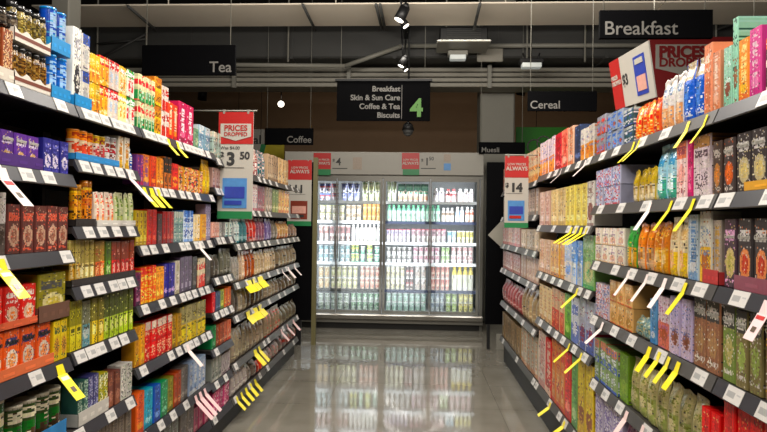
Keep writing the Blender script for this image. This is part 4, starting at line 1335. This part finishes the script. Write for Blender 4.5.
run('I', 3, 631, 647.5, 2, 317, 'bag:muesli_pouch', 'busy', '88a098 587c80 c0c8b8 b0a880', 'teal and grey pouch')
run('I', 3, 607, 630.5, 3, 282, 'box:cereal_carton', 'pic', 'd0a878 c06840 b08850 e0c8a0', 'orange beige small carton', tiers=2, depth=.12)
run('I', 3, 592, 606.5, 2, 284, 'box:cereal_carton', 'busy', 'c8bcc8 7078a8 c06858 e0d8d8', 'white red and blue small carton', tiers=2, depth=.12)
for x0, x1, n, yt, la, cc, ds in ((574, 588, 2, 299, 'split', 'b8bccc 5868a8 983848 e0e0e0', 'white and blue cereal carton with red flash'), (566, 574, 1, 296, 'split', 'c4c8d0 6878b0 d8d8e0', 'grey white and blue cereal carton'),
                                  (560, 566, 1, 293, 'vert', '78a838 588820 a8c878', 'lime green cereal carton'), (548, 560, 3, 289, 'low', 'c8a888 c05040 d88868', 'cream and red cereal carton'),
                                  (536, 548, 3, 285, 'vert', 'd0b890 c09870 e0d0b0', 'sand cereal carton')):
    run('J', 3, x0, x1, n, yt, 'box:cereal_carton', la, cc, ds)
run('K', 3, 518, 534, 6, 256, 'box:cereal_carton', 'vert', 'b8a090 a88878 d0c0b0', 'mushroom cereal carton')
run('K', 3, 501, 517, 8, 252, 'box:cereal_carton', 'vert', 'a88880 8a3830 c8b0a8', 'dark red and pink slim carton')
# fifth shelf
run('H', 4, 722, 860, 8, 406, 'box:snack_carton', 'vert', 'c82c28 a81c1c d8a070', 'bright red snack carton')
run('I', 4, 700, 719.5, 2, 410, 'box:snack_carton', 'vert', 'd03830 b02020 e0b080', 'vivid red snack carton')
run('I', 4, 626, 699, 7, 378, 'bag:muesli_pouch', 'low', 'b0a880 98a068 c8c098 7c8048', 'olive beige clear pouch')
run('I', 4, 616, 625.5, 1, 353, 'box:cereal_carton', 'split', '5c7830 6c8c3c 88a050', 'plain olive green carton', depth=.15)
run('I', 4, 592, 615.5, 4, 344, 'box:cereal_carton', 'bands', '8aa070 c88870 4860b0 e0e4e8', 'green carton with blue and white band', depth=.15)
run('J', 4, 572, 588, 2, 360, 'box:cereal_carton', 'low', 'dcc430 d8b428 8a4c30 f0e070', 'yellow cereal carton with brown rings')
for x0, x1, n, yt, la, cc, ds in ((566, 572, 1, 356, 'vert', '70a060 508048 b0c898', 'leaf green cereal carton'), (560, 566, 1, 350, 'vert', 'c83c38 a02828 e09080', 'scarlet cereal carton'),
                                  (548, 560, 3, 342, 'pic', 'd89060 c84838 e8b888', 'orange and pink cereal carton'), (542, 548, 1, 338, 'vert', 'b83030 d0b8a8 8a2020', 'dark red cereal carton'),
                                  (536, 542, 1, 332, 'vert', 'd8c4b8 c89890 e8dcd4', 'pale rose cereal carton')):
    run('J', 4, x0, x1, n, yt, 'box:cereal_carton', la, cc, ds)
run('K', 4, 518, 534, 5, 285, 'bag:muesli_pouch', 'vert', 'a89478 887458 c8b898', 'tan pouch')
run('K', 4, 501, 517, 7, 283, 'bag:muesli_pouch', 'vert', 'a05858 803838 c8a8a0', 'dull red pouch')
run('K', 5, 518, 534, 5, 325, 'box:cereal_carton', 'vert', 'b8b0a0 c09070 d0c8b8', 'stone and pink carton')
run('K', 5, 501, 517, 7, 319, 'box:cereal_carton', 'vert', '8a7458 6a5840 b09c80', 'walnut brown carton')
run('I', 5, 620, 690, 6, 402, 'bag:muesli_pouch', 'busy', '9a6488 704060 b890a8 c8b0c0', 'purple pouch')
run('I', 5, 592, 619, 3, 394, 'box:cereal_carton', 'busy', 'b8b0c4 7868a0 d8d4dc', 'white and violet carton')

# ------------------------------------------------------------------ tags hanging off the rails


def dangler(bay, s, px, col, what, n=1, step=8, ln=.085, wd=.034, out=.75, txt=False):
    B = BAYS[bay]
    sg = B['side']
    c = CL if sg < 0 else CR
    z = B['z'][s] + .03
    for k in range(n):
        Y = y_at(c, z, px + k * step * (1 if sg < 0 else -1) * 1.0)
        mb = MB()
        cc = hx(col)
        # upper tongue on the rail, lower leaf swinging out into the aisle
        mb.prism([(-.003, -wd * .35, .002), (-.003, wd * .35, .002), (.008, wd * .4, -.03), (.008, -wd * .4, -.03)], (.0009, 0, .0003), cc)
        x2, z2 = .008 + ln * math.sin(out), -.03 - ln * math.cos(out)
        mb.prism([(.008, -wd / 2, -.03), (.008, wd / 2, -.03), (x2, wd / 2, z2), (x2, -wd / 2, z2)], (.0009, 0, .0005), cc)
        if txt:
            for (u0_, u1_, w_, c3) in ((.08, .22, .38, 'c83030' if col != Yc else 'd8d8c8'), (.5, .7, .2, '605040')):
                p0 = (.008 + (x2 - .008) * u0_, -.03 + (z2 + .03) * u0_)
                p1 = (.008 + (x2 - .008) * u1_, -.03 + (z2 + .03) * u1_)
                mb.prism([(p0[0] + .0015, -wd * w_, p0[1] + .001), (p0[0] + .0015, wd * w_, p0[1] + .001), (p1[0] + .0015, wd * w_, p1[1] + .001), (p1[0] + .0015, -wd * w_, p1[1] + .001)],
                         (.0003, 0, .0002), hx(c3))
        o = mb.build('shelf_tag', M['card'], None, True, (c + (.0012 if sg < 0 else -.0012) + (-.008 if sg < 0 else .008), Y, z))
        o.rotation_euler = (0, 0, (0 if sg < 0 else PI) + R.uniform(-.12, .12))
        pos = ('%s of %s, ' % (ORD[k], NUM[n])) if n > 1 else ''
        lab = '%s, %shanging from %s of %s' % (what, pos, B['names'][s], B['name'])
        if lab in LABELS:
            print('DUPTAG', lab)
        LABELS[lab] = 1
        tag(o, lab, 'shelf tag', 'tags hanging off the shelf rails')


Yc, Wc = 'f0e01c', 'ecdcd8'
dangler('A', 2, 3, Yc, 'yellow special tag', ln=.1, wd=.045, txt=True)
dangler('A', 3, 62, Yc, 'yellow special tag', ln=.1, wd=.045, txt=True)
dangler('A', 1, 5, Wc, 'white and red price tag', ln=.1, wd=.045, txt=True)
dangler('B', 1, 131, Wc, 'white and red price tag', ln=.12, wd=.05)
dangler('C', 1, 146, Yc, 'yellow special tag', 3, 7, ln=.07, wd=.045)
dangler('C', 0, 170, Yc, 'yellow special tag', 2, 9, ln=.06, wd=.03)
dangler('C', 2, 201, Wc, 'white slim tag', ln=.08)
dangler('C', 4, 189, Wc, 'white slim tag', ln=.1, wd=.04)
dangler('C', 5, 197, 'e8c0c0', 'pale pink slim tag', 3, 4.5, ln=.12, wd=.045)
dangler('E', 3, 249, Yc, 'yellow special tag', 3, 6, ln=.06, wd=.16)
dangler('E', 4, 249, Yc, 'yellow special tag', 3, 6, ln=.06, wd=.16)
dangler('E', 5, 256, Yc, 'yellow special tag', 2, 4, ln=.1, wd=.08)
dangler('E', 6, 238, Yc, 'yellow special tag', 5, 4.5, ln=.07, wd=.05)
dangler('G', 3, 283, Wc, 'white slim tag', 3, 6, ln=.09, wd=.06)
dangler('G', 5, 282, 'd8b0ac', 'pale pink slim tag', 3, 6, ln=.09, wd=.06)
dangler('H', 2, 764, 'f0d4d4', 'white and red price tag', ln=.07, wd=.05, txt=True, out=.5)
dangler('I', 0, 704, Yc, 'yellow special tag', 2, 18, ln=.06, wd=.02, out=.6)
dangler('I', 0, 637, Yc, 'yellow slim tag', 2, 5, ln=.07, wd=.02, out=.8)
dangler('J', 0, 584, Wc, 'white slim tag', 2, 24, ln=.07, wd=.025, out=.8)
dangler('I', 1, 691, Yc, 'yellow special tag', 2, 22, ln=.08, wd=.032, out=.6)
dangler('I', 1, 648, Wc, 'white slim tag', ln=.08, wd=.03, out=.6)
dangler('J', 1, 585, Yc, 'yellow special tag', 4, 5, ln=.1, wd=.04, out=1.0)
dangler('I', 2, 683, Yc, 'yellow special tag', ln=.08, wd=.034, out=.6)
dangler('I', 2, 663, Wc, 'white slim tag', 3, 18, ln=.08, wd=.03, out=.6)
dangler('I', 3, 676, Yc, 'yellow special tag', 4, 9.5, ln=.065, wd=.036, out=.6)
dangler('I', 3, 601, Wc, 'white slim tag', ln=.09, wd=.04, out=.8)
dangler('I', 4, 641, 'ecd0cc', 'pale pink slim tag', 2, 16, ln=.08, wd=.035, out=.6)
dangler('J', 3, 580, Yc, 'yellow special tag', 2, 12, ln=.1, wd=.04, out=.8)
dangler('J', 2, 576, Yc, 'yellow special tag', 1, 12, ln=.1, wd=.05, out=.8)
dangler('J', 4, 563, Yc, 'yellow special tag', 2, 14, ln=.08, wd=.05, out=.9)

# ------------------------------------------------------------------ glass door fridge at the end of the aisle
FY = 7.38
xl, xr = at(286, 240, FY).x, at(480, 240, FY).x
xm_ = at(382.5, 240, FY).x
zT, zH, zD = at(380, 152.5, FY).z, at(380, 176, FY).z, at(380, 313, FY).z
fr = empty('display_fridge', ((xl + xr) / 2, FY, 0))
tag(fr, 'bright glass door display fridge full of dairy tubs at the aisle end', 'fridge')
ox = (xl + xr) / 2


def fb(x0, x1, y0, y1, z0, z1, name, ma, par=fr, ch=0):
    return MB().box((x0 - ox, y0 - FY, z0), (x1 - ox, y1 - FY, z1), ch=ch).build(name, M[ma], par)


fb(xl, xr, FY + .74, FY + .80, .1, zT, 'back_wall', 'liner')
fb(xl - .03, xl, FY, FY + .80, .1, zT, 'side_wall', 'frame')
fb(xr, xr + .035, FY, FY + .80, .0, zT, 'side_wall', 'frame')
fb(xl, xr, FY + .02, FY + .80, zH + .02, zT, 'top_housing', 'frame')
fb(xl, xr, FY + .02, FY + .74, .1, zD - .02, 'floor_pan', 'liner')
fas = fb(xl - .02, xr + .03, FY - .045, FY + .02, zH + .012, zT, 'fascia', 'fascia', ch=.004)
fb(xl - .03, xr + .035, FY - .01, FY + .02, zH - .03, zH + .012, 'top_rail', 'frame')
fb(xl - .03, xr + .04, FY - .08, FY + .02, zD - .075, zD - .01, 'bumper', 'steel', ch=.012)
fb(xl - .03, xr + .04, FY - .05, FY + .02, zD - .12, zD - .075, 'bumper', 'frame', ch=.004)
fb(xl, xr, FY - .01, FY + .03, 0, zD - .12, 'kick_plate', 'darkframe')
# fascia cards
for px, pr, pics in ((313.5, '4', [(353, 362, 157, 169, 'faint')]), (402, '1', [(444, 451, 154, 161, 'faint'), (444, 451, 163, 170, 'cyan')])):
    def fx(p, q=152):
        return at(p, q, FY - .05).x - ox
    z_ = lambda q: at(px, q, FY - .05).z
    yf = -.0462
    MB().box((fx(px), yf - .001, z_(169)), (fx(px + 17.5), yf, z_(152.8))).build('red_card', M['red'], fas)
    MB().box((fx(px + 1), yf - .001, z_(175)), (fx(px + 17.5), yf, z_(169))).build('green_card', M['green'], fas)
    text('LOW PRICES', .032, M['white'], fas, (fx(px + 8.7), yf - .002, z_(160.5)), align='CENTER', bold=.0004)
    text('ALWAYS', .05, M['white'], fas, (fx(px + 8.7), yf - .002, z_(164.5)), align='CENTER', bold=.001)
    text('$', .06, M['ink'], fas, (fx(px + 19), yf, z_(162)), bold=.001)
    text(pr, .13, M['ink'], fas, (fx(px + 22.5), yf, z_(165)), bold=.002)
    if pr == '1':
        text('50', .06, M['ink'], fas, (fx(px + 27), yf, z_(160)), bold=.001)
    MB().box((fx(px + 19), yf - .0005, z_(168.6)), (fx(px + 34), yf, z_(167.8))).build('fine_print', M['ink'], fas)
    for (p0, p1, q0, q1, mm) in pics:
        MB().box((fx(p0), yf - .001, z_(q1)), (fx(p1), yf, z_(q0)), ch=.0004).build('product_picture', M[mm], fas)
# doors
edges = [xl + .01, at(336.5, 240, FY).x, xm_, at(430, 240, FY).x, xr - .01]
for i in range(4):
    x0, x1 = edges[i] + .004, edges[i + 1] - .004
    tL = .03 if i in (0, 2) else .009
    tR = .03 if i in (1, 3) else .009
    mb = MB()
    y0, y1 = FY - .012, FY + .018
    z0, z1 = zD - .005, zH - .031
    for (a0, a1, c0, c1) in ((x0, x0 + tL, z0, z1), (x1 - tR, x1, z0, z1), (x0 + tL, x1 - tR, z0, z0 + .035), (x0 + tL, x1 - tR, z1 - .035, z1)):
        mb.box((a0 - ox, y0 - FY, c0), (a1 - ox, y1 - FY, c1))
    dr = mb.build('door', M['frame'], fr)
    MB().box((x0 + tL - .001 - ox, -.001, z0 + .034), (x1 - tR + .001 - ox, .004, z1 - .034)).build('glass_pane', M['glass'], dr)
    hxx = x1 - .02 if i in (0, 2) else x0 + .004
    MB().box((hxx - ox, -.03, .85), (hxx + .014 - ox, -.012, 1.15), ch=.003).build('handle', M['steel'], dr)
fz = [at(380, q, FY + .08).z for q in (201.5, 221.5, 242.5, 263, 290, 311)]
for i, z in enumerate(fz):
    s_ = fb(xl + .01, xr - .01, FY + .1, FY + .7, z - .02, z, 'shelf', 'liner')
    if i < 5:
        fb(xl + .01, xm_, FY + .085, FY + .1, z - .028, z + .008, 'price_rail', 'liner' if i not in (4,) else 'duct', s_)
        fb(xm_, xr - .01, FY + .085, FY + .1, z - .028, z + .008, 'price_rail', 'navy' if i in (1, 4) else 'liner', s_)
for x in (xl + .026, xm_ - .02, xm_ + .02, xr - .026):
    fb(x - .008, x + .008, FY + .03, FY + .05, zD + .03, zH - .05, 'led_strip', 'led')
for i in range(4):
    xc = (edges[i] + edges[i + 1]) / 2
    area('fridge_light', (xc, FY + .03, 1.08), (xc, FY + .5, 1.0), .46, 1.62, 7.4, (.95, .98, 1))

# what stands in the fridge: (shelf, px0, px1, n, tiers, rowtop px, kind, layout, colours, description)
FR = [
    (0, 318, 330, 2, 2, 183, 'tub:yoghurt_tub', 'bands', 'd0ccd8 5878b8 b83848 3850a0', 'white tub with blue and red band'),
    (0, 330, 338, 1, 2, 183, 'tub:yoghurt_tub', 'bands', 'd8d0d4 b84858 c0606c 6c5880', 'white tub with rose band'),
    (0, 340, 359, 3, 2, 183, 'tub:yoghurt_tub', 'bands', 'b8bcd8 5060a8 7880b8 4050a0', 'periwinkle blue tub'),
    (0, 361, 380, 3, 2, 181, 'tub:yoghurt_tub', 'pic', 'e0e0c0 a8b878 c8c890 90a870', 'cream and green tub'),
    (0, 386, 396, 2, 2, 180, 'tub:yoghurt_tub', 'pic', 'e4e8d0 b0c090 c8d8b0', 'pale cream tub'),
    (0, 397, 428, 6, 1, 190, 'tub:yoghurt_tub', 'pic', 'f0dcd0 e08868 e8a888 58a888', 'wide tub with peach picture'),
    (0, 397, 428, 4, 1, 184, 'box:butter_carton', 'bands', '48a088 308870 88c8b0', 'teal carton lying over the tubs'),
    (0, 432, 444, 2, 1, 188, 'bottle:milk_bottle', 'bands', 'e8e4e8 a098b8 d0c8d8 ffffff f0f0f0', 'white bottle with lilac label'),
    (0, 445, 456, 2, 1, 189, 'bottle:milk_bottle', 'bands', 'e8b8b8 d84850 c03840 ffffff d84048', 'white bottle with red label'),
    (0, 457, 474, 3, 1, 189, 'bottle:milk_bottle', 'bands', 'f0e0e0 e09898 d8d0e0 ffffff e0e0e0', 'white bottle with pink label'),
    (1, 318, 344, 4, 2, 205, 'tub:yoghurt_tub', 'split', 'e0dcd0 c0b8a0 d0c8b8 989070 b0b868', 'white tub with lime lid'),
    (1, 345, 361, 3, 2, 205, 'tub:yoghurt_tub', 'bands', 'e0d8c8 c0a888 a89070 806850 d8c8b0', 'oat coloured tub'),
    (1, 362, 380, 4, 2, 204, 'tub:yoghurt_tub', 'bands', 'e8b050 e09828 f0d088 c07820 e0a030', 'orange yellow tub'),
    (1, 386, 440, 11, 1, 205, 'bottle:milk_bottle', 'top', 'd0e4d8 50b088 98d0b8 e8f4ec 40a878', 'white bottle with green top'),
    (1, 441, 454, 3, 1, 208, 'bottle:milk_bottle', 'bands', 'e4dcd0 a88868 7c6048 ffffff e8e8e8', 'white bottle with brown label'),
    (1, 455, 464, 2, 1, 207, 'bottle:milk_bottle', 'bands', 'dce4ec 6898c8 a0c0e0 ffffff e8e8e8', 'white bottle with sky label'),
    (1, 465, 474, 2, 1, 207, 'bottle:milk_bottle', 'bands', 'f0e0d0 e09868 d86848 ffffff e8e8e8', 'white bottle with orange label'),
    (2, 318, 350, 6, 1, 225, 'tub:yoghurt_tub', 'bands', 'e4dcd8 c89898 a87878 806060', 'tall white tub with rose brown label'),
    (2, 351, 380, 7, 1, 224, 'bottle:milk_bottle', 'vert', 'ece8e4 d0ccc8 b8c0c0 a8b0b0 f4f4f4', 'plain white bottle'),
    (2, 386, 410, 6, 1, 229, 'tub:yoghurt_tub', 'bands', 'e8e4e8 c0b8d0 b8a8b8 8078a0 a84050', 'white tub with maroon lid'),
    (2, 411, 446, 7, 1, 229, 'tub:yoghurt_tub', 'bands', 'e4dcdc c8a0a8 a88890 886878 b85060', 'white tub with rose lid'),
    (2, 447, 456, 2, 1, 231, 'tub:yoghurt_tub', 'bands', 'dce8ec 78b0c8 a8d0d8 5090b0', 'white tub with aqua label'),
    (2, 457, 474, 4, 1, 231, 'tub:yoghurt_tub', 'bands', 'ece8c8 d8cc60 c8c050 a09838', 'cream tub with yellow label'),
    (3, 318, 350, 6, 2, 245, 'tub:yoghurt_tub', 'bands', 'dce4e8 98b8c0 88b0b8 6890a0', 'white tub with pale blue label'),
    (3, 351, 359, 2, 2, 243, 'tub:yoghurt_tub', 'split', 'e0d850 50a888 d8e0a0 388868', 'yellow topped green tub'),
    (3, 360, 365, 1, 2, 246, 'tub:yoghurt_tub', 'split', 'd0e0d8 58a890 a8d0c0', 'white and green tub'),
    (3, 366, 373, 1, 2, 243, 'tub:yoghurt_tub', 'split', 'e8dc40 60b090 d8e0a0 388868', 'bright yellow and green tub'),
    (3, 374, 380, 1, 2, 246, 'tub:yoghurt_tub', 'split', 'd8e4e0 68b098 b0d8c8', 'frosty white and green tub'),
    (3, 386, 412, 5, 2, 247, 'tub:yoghurt_tub', 'bands', 'e4e0e0 a0a0a0 484848 707070', 'white tub with black mark'),
    (3, 413, 440, 5, 2, 247, 'tub:yoghurt_tub', 'bands', 'e8dce0 d098a8 b87890 905068', 'white tub with pink label'),
    (3, 441, 450, 2, 2, 247, 'tub:yoghurt_tub', 'bands', 'd8e8c8 88b858 a8c880 608838', 'white tub with green label'),
    (3, 451, 474, 4, 2, 247, 'tub:yoghurt_tub', 'bands', 'ecdcdc d8a8a8 c09898 a07078', 'blush white tub'),
    (4, 318, 330, 2, 2, 266, 'tub:dessert_tub', 'pic', 'e8d8b8 d8a870 e0c090 b89060', 'wide peach cream tub'),
    (4, 331, 358, 5, 2, 266, 'tub:dessert_tub', 'pic', 'e8e0c4 b8b880 d0d0a0 989868', 'wide pale yellow tub'),
    (4, 360, 380, 4, 2, 266, 'tub:dessert_tub', 'pic', 'ecd4c8 d88870 e0a898 b06858', 'wide rosy tub'),
    (4, 386, 405, 4, 2, 266, 'tub:dessert_tub', 'pic', 'e8e4d0 c8c090 d0c8a8 a09870', 'wide ivory tub'),
    (4, 406, 414, 2, 2, 266, 'tub:dessert_tub', 'bands', 'e4d4d0 604040 d07070 483030', 'wide tub with dark red mark'),
    (4, 415, 427, 2, 2, 266, 'tub:dessert_tub', 'pic', 'e8e0dc c8b8b0 d8c8c0 a09890', 'wide grey white tub'),
    (4, 431, 450, 4, 2, 266, 'tub:dessert_tub', 'bands', 'e8c4b8 c86858 d89888 a84840', 'wide coral tub'),
    (4, 452, 474, 4, 1, 262, 'bottle:juice_bottle', 'top', 'ece8dc e8d030 d8d8c8 ffffff e8cc20', 'tall white bottle with yellow top'),
    (5, 318, 350, 5, 2, 293, 'tub:dessert_tub', 'pic', 'dce4dc a8b8a8 b8c8b8 889888', 'wide misty green tub'),
    (5, 351, 380, 5, 2, 293, 'tub:dessert_tub', 'bands', 'd8e4d8 68a878 a0c8a8 488858', 'wide white tub with green band'),
    (5, 386, 427, 7, 2, 293, 'tub:dessert_tub', 'pic', 'd0e4dc 98c0b0 a8ccc0 78a898', 'wide mint tub'),
    (5, 431, 445, 3, 2, 293, 'tub:dessert_tub', 'bands', 'd8e0e4 98a8b8 a8b8c8 788898', 'wide ice blue tub'),
    (5, 446, 458, 2, 2, 293, 'tub:dessert_tub', 'bands', 'd8e8b8 98b848 b0c870 688828', 'wide lime tub'),
    (5, 459, 474, 3, 2, 291, 'tub:dessert_tub', 'bands', 'ece4a8 e0cc38 e8d870 a89820', 'wide yellow tub'),
]
FN = ['top fridge shelf', 'second fridge shelf', 'third fridge shelf', 'fourth fridge shelf', 'fifth fridge shelf', 'bottom of the fridge']
for (s, x0, x1, n, tiers, yt, kind, layout, cols, desc) in FR:
    shape, name = kind.split(':')
    yf = FY + .125
    za = fz[s] + .0015
    if name == 'butter_carton':
        za = fz[s] + .135
    A0, A1 = at(x0, 250, yf).x, at(x1, 250, yf).x
    W = (A1 - A0) / n
    zt_ = at((x0 + x1) / 2, yt, yf).z
    if s:
        zt_ = min(zt_, fz[s - 1] - .032)
    else:
        zt_ = min(zt_, zH - .05)
    h = max(.03, (zt_ - za) / tiers - .002)
    cl = [tuple(v * .86 + .09 for v in hx(k)) for k in cols.split()]
    if len(cl) < 4:
        cl.append(cl[1])
    if len(cl) < 5:
        cl.append(hx('e8e8e8'))
    protos = []
    for k in range(2):
        SEED[0] += 1
        protos.append(make_pack(shape, W * .93, h, min(.2, W * .93) if shape == 'box' else W, layout, cl, 5, 6, SEED[0], name))
    for t in range(tiers):
        for i in range(n):
            p = protos[R.randrange(2)]
            bits = [desc]
            if tiers > 1:
                bits.append('upper row' if t else 'lower row')
            if 1 < n <= 4:
                bits.append('%s of %s across' % (ORD[i], NUM[n]))
            bits.append(FN[s])
            lab = ', '.join(bits)
            if LABELS.get(lab, (s, x0)) != (s, x0):
                print('DUPLABEL', lab)
            LABELS[lab] = (s, x0)
            place(p[0], p[1], name, lab, CAT[shape], '%s, %s' % (desc, FN[s]) if n * tiers > 1 else None,
                  (A0 + W * (i + .5), yf + R.uniform(0, .008), za + t * (h + .003)), -PI / 2 + R.uniform(-.05, .05))
print('COUNTS', {k: v for k, v in sorted(CNT.items(), key=lambda q: -q[1])}, sum(CNT.values()))
